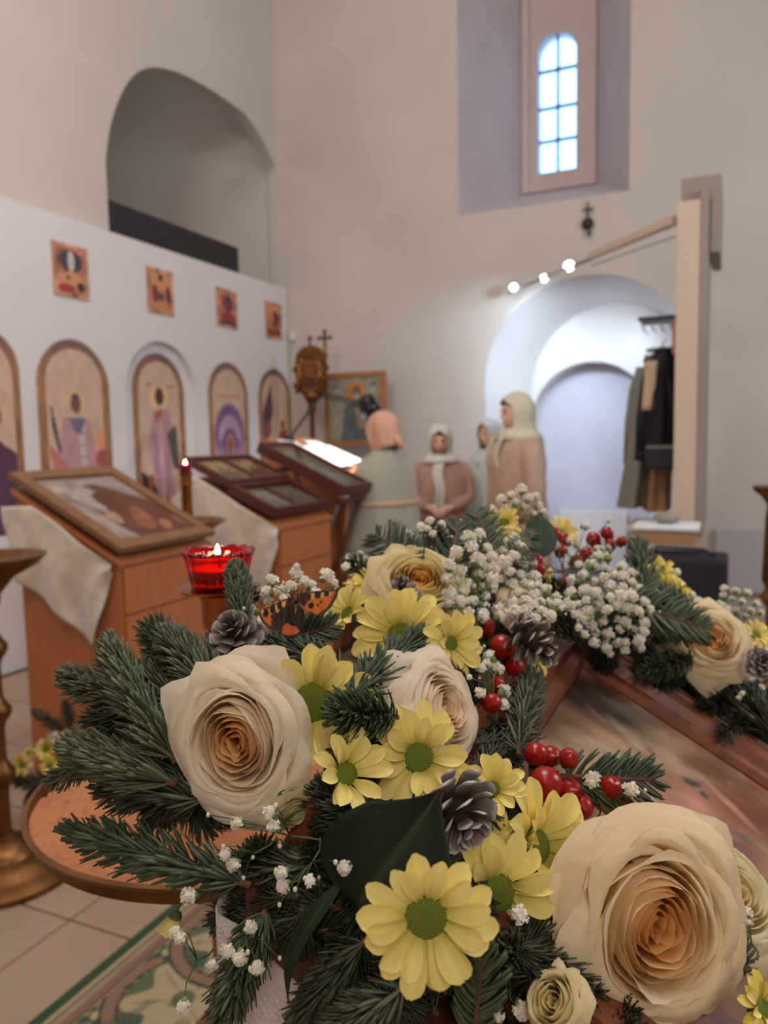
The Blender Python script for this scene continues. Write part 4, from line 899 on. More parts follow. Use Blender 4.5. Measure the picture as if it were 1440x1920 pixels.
b = MB(); b.lathe([(0, .008), (.024, .009), (.028, .028), (0, .028)], (0, 0, 0), 20); b.build('wax', MATS['red_wax'], vo)
flame((0, 0, .045), .013, vo)
# right stand
cR = PD(1468, 960, 2.7)
t = stand('brass candle stand at the right edge with a red votive', (cR.x, cR.y), .9, .1, .045, BRASS)
zd = PD(1440, 915, 2.7).z; zs_ = PD(1440, 1150, 2.7).z
b = MB(); b.lathe([(.045, .8), (.07, .84), (.05, .87), (.062, .9), (.055, zd-.10), (.05, zd-.06), (.07, zd-.03), (.095, zd-.01), (.10, zd+.005), (.085, zd+.008), (.04, zd+.01), (.036, zd+.05), (0, zd+.05)], (0, 0, 0), 40); b.build('candle_cup', BRASS_D, t, smooth=True, sharp=50)
pf = PD(1447, 880, 2.7)
vo = tag(link('votive_glass', None, loc=(cR.x, cR.y, zd+.051)), 'small red votive glass lit at the right edge of the picture', 'candle')
b = MB(); b.lathe([(0, 0), (.034, 0), (.044, .028), (.046, .034), (.041, .034), (.032, .008), (0, .006)], (0, 0, 0), 24); b.build('glass', RED, vo, smooth=True)
flame((-.035, 0, .045), .013, vo)

# ================================================================== RUG
P00 = PZ(52, 1920, .004); P1 = PZ(292, 1722, .004); dr = (P1-P00); dr.z = 0; dr.normalize(); pr = Vector((dr.y, -dr.x, 0))
o0 = P00-dr*.35; Lr, Wr = 1.9, .85
cv = Canvas(360, 170, (150, 134, 104)); cv.noise(30, .07, 80)
V_ = 1-cv.y*0
# x along rug edge, y across from the visible edge inwards
u = cv.x*Lr; v = cv.y*Wr
def band(a, c, col, al=1.): cv.put(((v > a) & (v < c)).astype(float), col, al)
band(0, .035, (52, 74, 50)); band(.035, .05, (168, 150, 118)); band(.05, .056, (60, 52, 62)); band(.075, .10, (132, 100, 84)); band(.10, .106, (48, 44, 52))
for k in range(-1, 9):
    cx, cy = k*.26+.05, .30; r = np.hypot(u-cx, v-cy)
    cv.put(((r > .165) & (r < .20)).astype(float)*(v > .11), (136, 106, 90)); cv.put(((np.abs(r-.162) < .004) | (np.abs(r-.203) < .004)).astype(float)*(v > .11), (44, 52, 44))
    cv.put((r < .155).astype(float)*(v > .11), (56, 86, 60), .75)
    th = np.arctan2(v-cy, u-cx)
    cv.put(((r < .13+.03*np.cos(th*6)) & (r > .03)).astype(float)*(v > .11), (172, 156, 122), .95)
    cv.put(((np.abs(np.sin(th*3)) < .08) & (r < .13)).astype(float)*(v > .11), (120, 96, 80), .8)
    cx2 = cx+.13; r2 = np.hypot(u-cx2, v-.14); t2 = np.arctan2(v-.14, u-cx2); cv.put(((r2 < .035+.012*np.cos(t2*5)) & (v > .11)).astype(float), (54, 84, 58))
    cv.put(((r2 < .018)).astype(float), (176, 160, 126))
nz = cv.noise(26, None, 83); cv.put(((nz > 1.1) & (v > .11)).astype(float), (58, 86, 60), .5)
rg = panel('patterned_rug', cv, lambda a, c: o0+dr*(Lr*a)+pr*(Wr*c)+Vector((0, 0, .003)), mat('rug_wool', None, .95, attr=True, bump=.5, bscale=400))
tag(rg, 'beige patterned rug with dark green edge stripe on the floor tiles', 'rug'); md = rg.modifiers.new('pile', 'SOLIDIFY'); md.thickness = .005
# ================================================================== CENTRAL ICON ON ITS SLOPING STAND
TA = math.radians(30); TZ = 1.092
def onplane(x, y, h=0.):
    r = ray(x, y); n_ = Vector((math.sin(TA), 0, math.cos(TA))); p0 = Vector((0, 0, TZ))+n_*h
    return EYE + r*((p0-EYE).dot(n_)/r.dot(n_))
def toUV(p): return p.y, p.x/math.cos(TA)            # (across, down the slope)
SM = Matrix.Translation((0, 0, TZ)) @ Matrix((Vector((0, 1, 0)), Vector((math.cos(TA), 0, -math.sin(TA))), Vector((math.sin(TA), 0, math.cos(TA))))).transposed().to_4x4()
uin, vin = toUV(onplane(1083, 1265)); uout = toUV(onplane(1440, 1392))[0]; uin = (uin+toUV(onplane(1440, 1464))[0])/2
fwd_ = max(.035, uout-uin); u0, v1 = .445, .36
t = thing('central_icon', 'wooden framed painted icon ringed by the flower garland', 'icon', mtx=SM)
PROF_ = [(0, -.03), (0, .012), (.004, .016), (.012, .016), (.0135, .011), (.0165, .011), (.018, .017), (.036, .019), (.039, .010), (.045, .008), (.048, .002), (.048, -.03)]
def moulding(name, a, b_, inward, wdt):           # profile strip from a to b, inward = unit dir to painting
    K_ = wdt/.048; pr_ = [(a*K_, h) for a, h in PROF_]
    _ = [(0, -.03), (0, .012), (.004, .016), (.012, .016), (.016, .011), (.021, .011), (.027, .017), (.036, .018), ]
    a = Vector(a); b_ = Vector(b_); d = (b_-a).normalized(); q = Vector(inward); V = []
    for e, s in ((a, 1), (b_, -1)):
        for (w_, h_) in pr_: V.append(e+q*w_+d*(s*w_)+Vector((0, 0, h_)))
    n = len(pr_); Fc = [(i, i+1, i+1+n, i+n) for i in range(n-1)]+[tuple(range(n))[::-1], tuple(range(n, 2*n))]
    b = MB(); b.add(V, Fc); return b.build(name, MAHOG, t)
wdt = .085; A0 = (u0-wdt, vin-wdt, 0); B0 = (uin+wdt, vin-wdt, 0); C0 = (uin+wdt, v1+wdt, 0); D0 = (u0-wdt, v1+wdt, 0)
moulding('frame_rail', A0, B0, (0, 1, 0), wdt); moulding('frame_rail', B0, C0, (-1, 0, 0), wdt); moulding('frame_rail', C0, D0, (0, -1, 0), wdt); moulding('frame_rail', D0, A0, (1, 0, 0), wdt)
b = MB(); b.box((u0-.01, vin-.01, -.03), (uin+.01, v1+.01, -.003)); b.build('back_board', BROWN, t)
cv = Canvas(330, 300, (168, 128, 100)); cv.noise(5, .14, 90)
LU, LV = uin-u0, v1-vin
def cvp(x, y): a, c = toUV(onplane(x, y)); return (a-u0)/LU, (c-vin)/LV
def blob(x, y, rx, ry, c, rot=0., al=.8, soft=.7):
    X, Y = cvp(x, y); k = .40/1442*1.35; cv.ell(X, Y, rx*k/LU, ry*k/LV, c, rot, soft, al)
for (x, y, rx, ry, c, rot, al) in (
    (1095, 1300, 90, 100, (66, 40, 30), .3, .95), (1160, 1330, 90, 60, (84, 64, 50), -.4, .9), (1060, 1370, 60, 50, (120, 88, 66), 0, .8), (1200, 1340, 60, 40, (120, 104, 86), .5, .7),
    (1130, 1420, 90, 60, (186, 160, 132), .4, .8), (1230, 1400, 80, 50, (176, 150, 124), .2, .7), (1210, 1460, 50, 60, (150, 140, 120), -.5, .6),
    (1330, 1440, 60, 40, (132, 84, 58), .4, .7), (1300, 1500, 120, 50, (196, 140, 118), .3, .85), (1400, 1520, 90, 60, (150, 78, 56), .2, .7), (1250, 1540, 80, 50, (200, 146, 124), .1, .8),
    (1340, 1580, 100, 50, (184, 126, 110), .4, .8), (1380, 1610, 80, 30, (110, 74, 72), .2, .7), (1216, 1408, 14, 10, (150, 60, 48), 0, .7), (1297, 1466, 18, 13, (58, 68, 62), .4, .9), (1320, 1490, 10, 8, (70, 76, 80), 0, .8),
    (1395, 1570, 24, 10, (130, 110, 96), .7, .8), (1360, 1500, 50, 14, (214, 160, 134), -.8, .7), (1290, 1450, 14, 40, (190, 160, 140), -.9, .6), (1180, 1380, 16, 50, (196, 176, 150), .7, .5), (1130, 1350, 10, 36, (150, 130, 108), .5, .5), (1170, 1300, 50, 10, (110, 76, 56), .6, .6), (1420, 1470, 40, 20, (170, 90, 60), .3, .7)):
    blob(x, y, rx*1.5, ry*1.5, c, rot, al)
rr = random.Random(9)
cv.a *= .62; cv.noise(9, .16, 91); cv.noise(30, .07, 92, 1.6, .6)
for k in range(70):
    X, Y = rr.random(), rr.random(); an = rr.gauss(-.6, .5); l = rr.uniform(.03, .10)
    cc = rr.choice([(164, 118, 98), (120, 70, 56), (150, 130, 108), (96, 60, 46), (140, 86, 70)])
    cv.line([(X, Y), (X+l*math.cos(an)*.5, Y+l*math.sin(an)*.5), (X+l*math.cos(an+.4), Y+l*math.sin(an+.4))], .0032, cc, .28)
panel('painting', cv, lambda u, v: (u0+LU*u, vin+LV*v, .0), PAINTG, t)
# stand below
t = thing('icon_stand', 'white cloth covered sloping stand carrying the flower-decked icon', 'lectern', (-.235, .345, 0))
bx1, by1 = .60, .66
def zt_(x, off): return TZ-off-math.tan(TA)*x
b = MB(); b.prism([(0, .04), (bx1, .04), (bx1, zt_(bx1-.235, .085)), (0, zt_(-.235, .085))], 1, 0, by1); b.build('body', BROWN, t)
b = MB(); b.prism([(-.005, zt_(-.24, .082)), (bx1+.04, zt_(bx1-.195, .085)), (bx1+.04, zt_(bx1-.195, .050)), (-.005, zt_(-.24, .050))], 1, -.012, by1+.02); b.build('sloping_top', BROWN, t)
b = MB(); b.box((.02, .02, 0), (bx1-.02, by1-.02, .04)); b.build('plinth', BROWN, t)
cx0, cy0 = -.262, .334
cloth('satin_cloth', 'white satin cloth hanging from the central stand behind the lowest fir twigs', [(cx0, .80, 1.17), (cx0, .56, 1.17), (cx0, cy0+.01, 1.16), (cx0+.01, cy0, 1.15), (-.1, cy0, 1.06), (.12, cy0, .93)],
      [(cx0-.005, .80, .35), (cx0-.005, .56, .35), (cx0-.005, cy0, .35), (cx0+.005, cy0-.005, .35), (-.1, cy0-.005, .35), (.12, cy0-.005, .35)], mat('white_satin', (216, 204, 196), .38, var=.08, vscale=120, bump=.6, bscale=260, sheen=.4), (-.6, -.8, 0), .004, 6, nu=150, nv=40, seed=4, th=.0012)

# ---- depth of the garland surface at a pixel
ANC = [(1240, 1740, .385), (430, 1400, .435), (200, 1400, .50), (250, 1640, .465), (790, 1070, .68), (440, 1190, .55), (560, 1150, .56), (830, 1300, .50), (790, 1410, .44), (800, 1720, .345),
       (980, 950, .92), (1350, 1210, .84), (1150, 1130, .80), (1270, 1060, 1.0), (1080, 1450, .495), (860, 1520, .405), (1440, 1250, .84), (400, 1850, .385), (700, 1870, .335), (1000, 1210, .64), (930, 1070, .75),
       (720, 1020, .76), (480, 1100, .58), (1420, 1130, .98), (1200, 1500, .50), (1400, 1650, .45), (620, 1500, .40), (600, 1700, .355), (620, 1280, .48), (1100, 1010, .98), (450, 1690, .42), (1180, 1220, .80), (100, 1440, .53), (1440, 1880, .38)]
def DEP(x, y):
    sw = sd_ = 0
    for ax_, ay, ad in ANC:
        w_ = 1/((x-ax_)**2+(y-ay)**2+900)**1.6; sw += w_; sd_ += w_*ad
    return sd_/sw
def CLAMP(x, y, d, h):                            # never below the icon frame or the stand under it
    r = ray(x, y); n_ = Vector((math.sin(TA), 0, math.cos(TA))); q = r.dot(n_)
    if q >= -.05 or DEP(0, 0) > 2: return d
    for hh, ylo in ((h+.012, .35), (h-.03, .325)):
        dp = ((Vector((0, 0, TZ))+n_*hh-EYE).dot(n_))/q; p = EYE+r*dp
        if d > dp and ylo < p.y < uin+.10 and p.x > -.235: d = dp
    return d
def G(x, y, off=0.): return PD(x, y, CLAMP(x, y, DEP(x, y)+off, .004))
def facing(v):                                    # direction given as (right, up, toward viewer)
    v = Vector(v).normalized(); return (RT*v.x+UP*v.y-FW*v.z).normalized()
def orient(c, nrm, spin=0., scale=1.):
    n_ = Vector(nrm).normalized(); x = UP.cross(n_).normalized(); y = n_.cross(x)
    return Matrix.Translation(c) @ Matrix((x, y, n_)).transposed().to_4x4() @ Matrix.Rotation(spin, 4, 'Z') @ Matrix.Scale(scale, 4)

# garland backing: dark greenery roll under the flowers
def core(name, label, pts, r, m):
    b = MB(); P = []
    for a, c in zip(pts, pts[1:]):
        for k in range(8): P.append((Vector(a).lerp(Vector(c), k/8)))
    P.append(Vector(pts[-1])); rr = random.Random(5); b.tube(P, [r*rr.uniform(.8, 1.2) for _ in P], 14)
    return tag(b.build(name, m, smooth=True), label, 'floral foam')
FOAM = mat('dark_foam', (30, 40, 26), .95, var=.4, vscale=60, bump=1., bscale=150)
def slp(x, y, h): return SM @ Vector((y, x/math.cos(TA), h))
YF = uin+wdt
core('foam_roll', 'dark foam roll hidden under the near side of the garland', [slp(.22, .42, .004), slp(.10, .415, .004), slp(-.02, .41, .004), slp(-.15, .40, .004)], .014, FOAM)
core('foam_roll', 'dark foam roll hidden under the upper side of the garland', [slp(-.215, .42, .012), slp(-.215, .55, .012), slp(-.215, .70, .012), slp(-.21, .88, .012)], .020, FOAM)
core('foam_roll', 'dark foam roll hidden under the far side of the garland', [slp(-.13, YF+.03, .0), slp(-.03, YF+.035, .0), slp(.10, YF+.035, .0), slp(.25, YF+.035, .0)], .026, FOAM)

def cmix(a, b_, t): return np.asarray(a)*(1-t)+np.asarray(b_)*t
def sm(x, a, b_): t = min(1, max(0, (x-a)/(b_-a))); return t*t*(3-2*t)
ROSE = mat('rose_petal', None, .55, attr=True, trans=.42, spec=.25, bump=.12, bscale=90)
DPET = mat('chrysanthemum_petal', None, .5, attr=True, trans=.2, spec=.3)
DDISC = mat('disc_florets', None, .8, attr=True)
LEAFM = mat('dark_leaf', None, .6, attr=True, spec=.25, var=.15, vscale=40)
STEMG = mat('green_stem', (70, 88, 50), .6)
NEED = mat('fir_needle', None, .42, attr=True, spec=.45)
BARK = mat('twig_bark', (96, 66, 46), .8, var=.3, vscale=60)
CONEM = mat('cone_scale', None, .75, attr=True, var=.25, vscale=120, bump=.5, bscale=200)
BERRY = mat('berry_skin', (150, 24, 20), .3, var=.2, vscale=30, coat=.08)
SEPAL = mat('berry_sepal', (86, 84, 46), .6, var=.2, vscale=60)
GYP = mat('gypsophila_petal', (246, 242, 232), .7, trans=.35, var=.04, vscale=200)
GYPS_C = mat('gypsophila_calyx', (120, 138, 84), .7)

def rose(label, px, py, rpx, nrm, spin=0., off=0., N=36, cream=(242, 226, 190), warm=(255, 214, 146), open_=1., seed=0, elong=1., asp=(1, 1)):
    d = DEP(px, py)+off; d = CLAMP(px, py, d, .45*rpx*d/FPX); R = rpx*d/FPX; c = PD(px, py, d); rr = random.Random(seed+100)
    M = orient(c, facing(nrm), 0) @ Matrix.Diagonal((asp[0], asp[1], 1, 1)) @ Matrix.Rotation(spin, 4, 'Z')
    t = thing('rose', label, 'rose', mtx=M); cl, wl = lin(cream), lin(warm)
    b = MB(); b.lathe([(0, -1.25*R), (.10*R, -1.2*R), (.22*R, -1.02*R), (.34*R, -.92*R), (.2*R, -.86*R), (0, -.86*R)], (0, 0, 0), 16); b.build('receptacle', STEMG, t, smooth=True)
    b = MB(); b.tube([(0, 0, -1.2*R), (.1*R, -.1*R, -1.7*R)], .07*R, 8); b.build('stem', STEMG, t, smooth=True)
    for i in range(N):
        tt = i/(N-1); rim = R*(.05+.42*tt/.46) if tt < .46 else R*(.49+.51*((tt-.46)/.54)**.9*open_)
        outer = sm(tt, .34, .72); zr = R*(-.12+.62*tt-.92*tt*tt) + rr.uniform(-.02, .02)*R
        hw = (2.3-1.45*tt)+rr.uniform(-.12, .12); ph0 = i*2.39996+rr.uniform(-.2, .2); rb = R*(.04+.22*tt); zb_ = -.90*R
        curl = (.03+.07*outer)*R*rr.uniform(.6, 1.4); tip = (.02+.13*outer)*R*rr.choice((.1, .3, .9, 1.5)); wv = rr.uniform(0, 6)
        nu, nv = 15, 11; V = []; Cc = []
        for j in range(nv):
            v = j/(nv-1)
            for k in range(nu):
                u = -1+2*k/(nu-1); vm = 1-.30*abs(u)**3.5*(1-.3*outer); s = v*vm
                P0 = (rb, zb_); io = 1-outer
                P1 = (rim*(1.2*io+.86*outer)+.05*R, zb_*.5+zr*.2); P2 = (rim*(1.10*io+.80*outer)+.02*R, zr-.20*R*io+.10*R*outer); P3 = (rim*(.94*io+1.0*outer), zr-.03*R*outer)
                a_, b_2, c_, d_ = (1-s)**3, 3*s*(1-s)**2, 3*s*s*(1-s), s**3
                r = a_*P0[0]+b_2*P1[0]+c_*P2[0]+d_*P3[0]; z = a_*P0[1]+b_2*P1[1]+c_*P2[1]+d_*P3[1]
                cu = max(0, (s-.80)/.20)**1.6; r += curl*cu; z -= curl*1.3*cu*outer
                tp = math.exp(-(u/.2)**2)*max(0, (s-.8)/.2); r += tip*tp*.8; z += tip*tp*.4*(1-outer)
                r *= 1+.13*u*(1-tt*.6); r += .02*R*math.sin(3.3*u*hw+wv)*s*(1+1.4*outer); z += .03*R*math.sin(4.1*u+wv*2)*s+.012*R*math.sin(9*u+wv)*s*s
                r = max(r, .008*R)
                a = ph0+u*hw; V.append((r*math.cos(a)*elong, r*math.sin(a), z))
                f = sm(r/R, .02, .50)*.75+.25*sm(s, .5, 1.0)*sm(tt, .1, .5); f = f*.9+.1*(s > .9)
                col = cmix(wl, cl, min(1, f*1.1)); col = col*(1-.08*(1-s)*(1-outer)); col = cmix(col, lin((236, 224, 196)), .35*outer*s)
                if outer > .5 and s > .93: col = col*np.array([.97, .93, .92])
                Cc.append(col)
        Fc = [(j*nu+k, j*nu+k+1, (j+1)*nu+k+1, (j+1)*nu+k) for j in range(nv-1) for k in range(nu-1)]
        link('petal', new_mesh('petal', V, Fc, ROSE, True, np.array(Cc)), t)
    return t

# chrysanthemum petals
def petal_mesh(seed, wd=.21, curve=.10, cup=.10, c0=(222, 212, 108), c1=(250, 232, 146), L=1.):
    rr = random.Random(seed); nu, nv = 7, 11; V = []; Cc = []; bend = rr.uniform(-.05, .05)
    for j in range(nv):
        v = j/(nv-1); s = .08+.92*v
        w_ = wd*(.38+.62*math.sin(min(1, v/.68)*PI/2)**1.2)
        if v > .70: w_ *= math.sqrt(max(.0, 1-((v-.70)/.305)**2.2))
        for k in range(nu):
            u = -1+2*k/(nu-1)
            V.append((u*w_+bend*v*v, s*L*(1-.02*(abs(u) < .2)*(v > .98)), curve*math.sin(v*PI*.9)+cup*(u*u)*w_/wd*.9+.012*math.cos(u*PI*2.2)*math.sin(PI*min(1, v*1.1))))
            Cc.append(cmix(lin(c0), lin(c1), sm(v, 0, .35))*(1-.06*(abs(abs(u)-.5) < .2)))
    Fc = [(j*nu+k, j*nu+k+1, (j+1)*nu+k+1, (j+1)*nu+k) for j in range(nv-1) for k in range(nu-1)]
    return new_mesh('petal', V, Fc, DPET, True, np.array(Cc))
PM = [petal_mesh(k, .20+.02*(k % 3), .08+.05*(k % 2), .08+.03*(k % 3)) for k in range(6)]
PMB = [petal_mesh(k+20, .18, .10, .09, (196, 190, 70), (226, 208, 92)) for k in range(3)]
def disc_mesh():
    b = MB(); b.lathe([(0, .16), (.35, .15), (.65, .09), (.88, -.02), (1, -.18), (.8, -.4)], (0, 0, 0), 32)
    b.c = [tuple(lin((96, 108, 34)))]*len(b.v)
    for i in range(190):
        r = math.sqrt((i+.5)/190)*.97; a = i*2.39996; z = .16*(1-r**2.4)+(-.12*r**6); s = .052
        q = [Vector((r*math.cos(a)+s*math.cos(x), r*math.sin(a)+s*math.sin(x), z-.02)) for x in (0, 2.1, 4.2)]+[Vector((r*math.cos(a), r*math.sin(a), z+.05))]
        cl = tuple(cmix(lin((118, 138, 40)), lin((156, 160, 56)), r)*random.uniform(.8, 1.15)); b.add(q, [(0, 1, 3), (1, 2, 3), (2, 0, 3)], cl)
    return b.mesh('disc', DDISC, True, True)
DM = disc_mesh()
def daisy(label, px, py, rpx, nrm, spin=0., off=0., n=15, lift=14, dr=.29, seed=0, arc=None, far=False, group='yellow chrysanthemums'):
    d = DEP(px, py)+off; d = CLAMP(px, py, d, .25*rpx*d/FPX); R = rpx*d/FPX; c = PD(px, py, d); rr = random.Random(seed+500)
    t = thing('chrysanthemum', label, 'flower', mtx=orient(c, facing(nrm), spin), group=group)
    link('disc', DM, t, mtx=Matrix.Translation((0, 0, .02*R)) @ Matrix.Scale(dr*R, 4))
    for row, (m_, le, el) in enumerate(((n, 1., lift), (n-3, .88, lift+15))):
        for k in range(m_):
            a = 360*k/m_+row*11+rr.uniform(-6, 6)
            if arc and not (arc[0] <= (a % 360) <= arc[1]): continue
            if rr.random() < (.0, .25)[row]: continue
            M = Matrix.Rotation(math.radians(a), 4, 'Z') @ Matrix.Translation((0, dr*R*.72, -.06*R+.035*R*row)) @ Matrix.Rotation(math.radians(el+rr.uniform(-12, 12)), 4, 'X') @ Matrix.Rotation(rr.uniform(-.25, .25), 4, 'Y') @ Matrix.Scale(R*(.80)*le*rr.uniform(.88, 1.08), 4)
            link('petal', rr.choice(PM if not far else PMB+PM[:2]), t, mtx=M)
    b = MB(); b.lathe([(0, -.34*R), (.2*R, -.28*R), (.3*R, -.12*R), (.22*R, -.04*R), (0, -.04*R)], (0, 0, 0), 14); b.tube([(0, 0, -.3*R), (.05*R, -.05*R, -.8*R)], .05*R, 6); b.build('stem', STEMG, t, smooth=True)
    return t

# pine cones
def scale_mesh(seed, frost=.5):
    rr = random.Random(seed); b = MB(); nv = 6; pr_ = [(0, .12, .03), (.3, .20, .035), (.6, .31, .045), (.82, .35, .07), (.95, .27, .09), (1.0, .13, .06)]
    V = []; Cc = []
    for (y, w_, th) in pr_:
        for (u, s) in ((-1, 0), (-.5, 1), (0, 1.25), (.5, 1), (1, 0), (.5, -1), (0, -1), (-.5, -1)):
            V.append((u*w_*(1+rr.uniform(-.06, .06)), y, s*th*.5+.16*y*y+rr.uniform(-.008, .008)))
            base = cmix(lin((64, 46, 42)), lin((150, 134, 128)), sm(y, .2, .85)); edge = sm(y, .84, .97)*frost+.25*frost*(abs(u) > .8)*(y > .4); Cc.append(cmix(base, lin((214, 210, 208)), min(1, edge)))
    n = 8; Fc = [(i*n+k, i*n+(k+1) % n, (i+1)*n+(k+1) % n, (i+1)*n+k) for i in range(len(pr_)-1) for k in range(n)]+[tuple(range(n))[::-1], tuple(range(len(pr_)*n-n, len(pr_)*n))]
    me = new_mesh('scale', V, Fc, CONEM, True, np.array(Cc)); me.set_sharp_from_angle(angle=math.radians(50)); return me
SMH = [scale_mesh(k, .55) for k in range(3)]; SMW = [scale_mesh(k+9, .95) for k in range(3)]
def cone(label, px, py, rpx, nrm, spin=0., off=0., n=54, open_=1., seed=0, frost=False, squat=1.):
    d = DEP(px, py)+off; d = CLAMP(px, py, d, .5*rpx*d/FPX); R = rpx*d/FPX; c = PD(px, py, d); rr = random.Random(seed+900); t = thing('pine_cone', label, 'pine cone', mtx=orient(c, facing(nrm), spin))
    b = MB(); b.lathe([(0, -.8*R*squat), (.25*R, -.7*R*squat), (.3*R, -.2*R*squat), (.2*R, .4*R*squat), (0, .8*R*squat)], (0, 0, 0), 12); b.build('core', mat('cone_core', (50, 34, 28), .9), t, smooth=True)
    for k in range(n):
        f = k/(n-1); z = (-.75+1.45*f)*R*squat; rad = R*(.30-.18*f*f); ln = R*(.72-.42*f**1.5)*(1+(1-squat)*.7)*(.65+.35*min(1, f*5)); el = (-8+68*f**1.3)*open_+(1-open_)*55
        M = Matrix.Rotation(k*2.39996, 4, 'Z') @ Matrix.Translation((0, rad*.7, z)) @ Matrix.Rotation(math.radians(el+rr.uniform(-7, 7)), 4, 'X') @ Matrix.Rotation(rr.uniform(-.2, .2), 4, 'Y') @ Matrix.Scale(ln, 4)
        link('scale', rr.choice(SMW if frost else SMH), t, mtx=M)
    return t

# fir sprigs
def sprig(label, base, tip, nl=34, style='brush', n=150, sag=0., off=0., seed=0, wd=1.25, tint=(40, 62, 42), upv=(0, .3, 1), ang=58, offt=None, light=.35, taper=.55, curve=.25, grow=1.5):
    """base, tip in pixels; needle length nl in pixels"""
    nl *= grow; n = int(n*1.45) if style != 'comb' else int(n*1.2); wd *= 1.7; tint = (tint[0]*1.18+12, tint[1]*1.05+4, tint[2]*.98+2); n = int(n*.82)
    rr = random.Random(seed+300); ob, ot = off, off if offt is None else offt
    pb, pt = G(*base, ob), G(*tip, ot); L = (pt-pb).length; dm = (DEP(*base)+DEP(*tip))/2+off; NL = nl*dm/FPX; W_ = wd*.001*(NL/.016)**.3
    upw = facing(upv); mid = (pb+pt)/2+upw*sag*L; mid += facing((1, 0, 0))*rr.uniform(-.03, .03)*L
    def cp(s): return pb*(1-s)**2+mid*2*s*(1-s)+pt*s*s
    t = thing('fir_sprig', label, 'fir twig', pb)
    b = MB(); b.tube([cp(k/10)-pb for k in range(11)], [max(.0006, .0019*(1-.6*k/10)*(NL/.02)**.5) for k in range(11)], 6); b.build('twig', BARK, t, smooth=True)
    b = MB(); tl = lin(tint)
    for i in range(n):
        s = (i+rr.random())/n*.97+.03; p = cp(s)-pb; tg = (cp(min(1, s+.02))-cp(max(0, s-.02))).normalized()
        side = tg.cross(upw).normalized(); nu_ = side.cross(tg).normalized()
        if style == 'comb': phi = rr.choice((0, PI))+rr.gauss(0, .16)+(.25 if rr.random() < .5 else 0)
        elif style == 'brush': phi = rr.uniform(0, 2*PI)
        elif style == 'top': phi = rr.uniform(-.35, PI+.35)
        else: phi = rr.uniform(-.2, PI+.2)
        q = side*math.cos(phi)+nu_*math.sin(phi)
        a = math.radians(ang+rr.gauss(0, 6))*(1-.45*s**6)
        ln = NL*rr.uniform(.8, 1.1)*(1-taper*s**5)*(.75+.25*min(1, s*6))
        d0 = (tg*math.cos(a)+q*math.sin(a)).normalized(); cb = (tg*.7+nu_*(.8 if style in ('noble', 'top') else .1)).normalized()
        wv = d0.cross(q if style != 'comb' else nu_); wv = wv.normalized() if wv.length > .1 else side
        wv = (wv+Vector((rr.gauss(0, .3), rr.gauss(0, .3), rr.gauss(0, .3)))).normalized(); th = wv.cross(d0).normalized()
        V = []; K = 4; pos = p.copy(); dd = d0.copy()
        for k in range(K+1):
            f = k/K; ww = W_*(.55, 1, 1, .95, .5)[k]
            V += [pos-wv*ww*.5, pos+th*ww*.28, pos+wv*ww*.5, pos-th*ww*.22]
            dd = (dd+cb*curve*.5).normalized(); pos = pos+dd*ln/K
        Fc = [(4*k+m_, 4*k+(m_+1) % 4, 4*k+4+(m_+1) % 4, 4*k+4+m_) for k in range(K) for m_ in range(4)]+[(4*K, 4*K+1, 4*K+2, 4*K+3)]
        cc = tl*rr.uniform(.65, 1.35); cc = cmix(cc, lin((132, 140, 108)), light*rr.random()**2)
        b.add(V, Fc, cc)
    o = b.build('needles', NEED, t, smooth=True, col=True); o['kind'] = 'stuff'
    return t

# baby's breath
def blossom_mesh(seed, openness=1.):
    rr = random.Random(seed); b = MB(); b2n = 0
    for k in range(30):
        z = rr.uniform(-.25, 1.); a = rr.uniform(0, 2*PI); r = math.sqrt(max(0, 1-z*z)); d = Vector((r*math.cos(a), r*math.sin(a), z*1.0)).normalized()
        x = d.orthogonal().normalized(); x.rotate(Quaternion(d, rr.uniform(0, 6.3))); y = d.cross(x); s = rr.uniform(.30, .44); R = rr.uniform(.60, .86)
        P = []
        for (u, v, h) in ((0, -.2, -.35), (-1, .3, .02), (-.55, 1.0, .18), (0, .8, .02), (.55, 1.05, .16), (1, .3, .0)):
            P.append(d*(R+h*.55+rr.uniform(-.05, .05))+x*u*s+y*v*s*.8)
        P.append(d*(R-.02)+y*s*.35); b.add(P, [(0, 1, 6), (1, 2, 6), (2, 3, 6), (3, 4, 6), (4, 5, 6), (5, 0, 6)])
    b.sphere((0, 0, .05), .62, 10, 8)
    nw = len(b.f)
    b.lathe([(0, -1.05), (.22, -1.0), (.42, -.6), (.55, -.25), (.3, -.2), (0, -.2)], (0, 0, 0), 10)
    for k in range(5):
        a = 2*PI*k/5; c_, s_ = math.cos(a), math.sin(a); b.add([(.35*c_-.14*s_, .35*s_+.14*c_, -.5), (.35*c_+.14*s_, .35*s_-.14*c_, -.5), (.86*c_, .86*s_, -.05)], [(0, 1, 2)])
    me = b.mesh('blossom', GYP, True); me.materials.append(GYPS_C)
    for i, p in enumerate(me.polygons):
        if i >= nw: p.material_index = 1
    return me
BM_ = [blossom_mesh(k) for k in range(5)]
bb = MB(); bb.sphere((0, 0, 0), (.5, .5, .6), 8, 6); BUD = bb.mesh('bud', GYP, True)
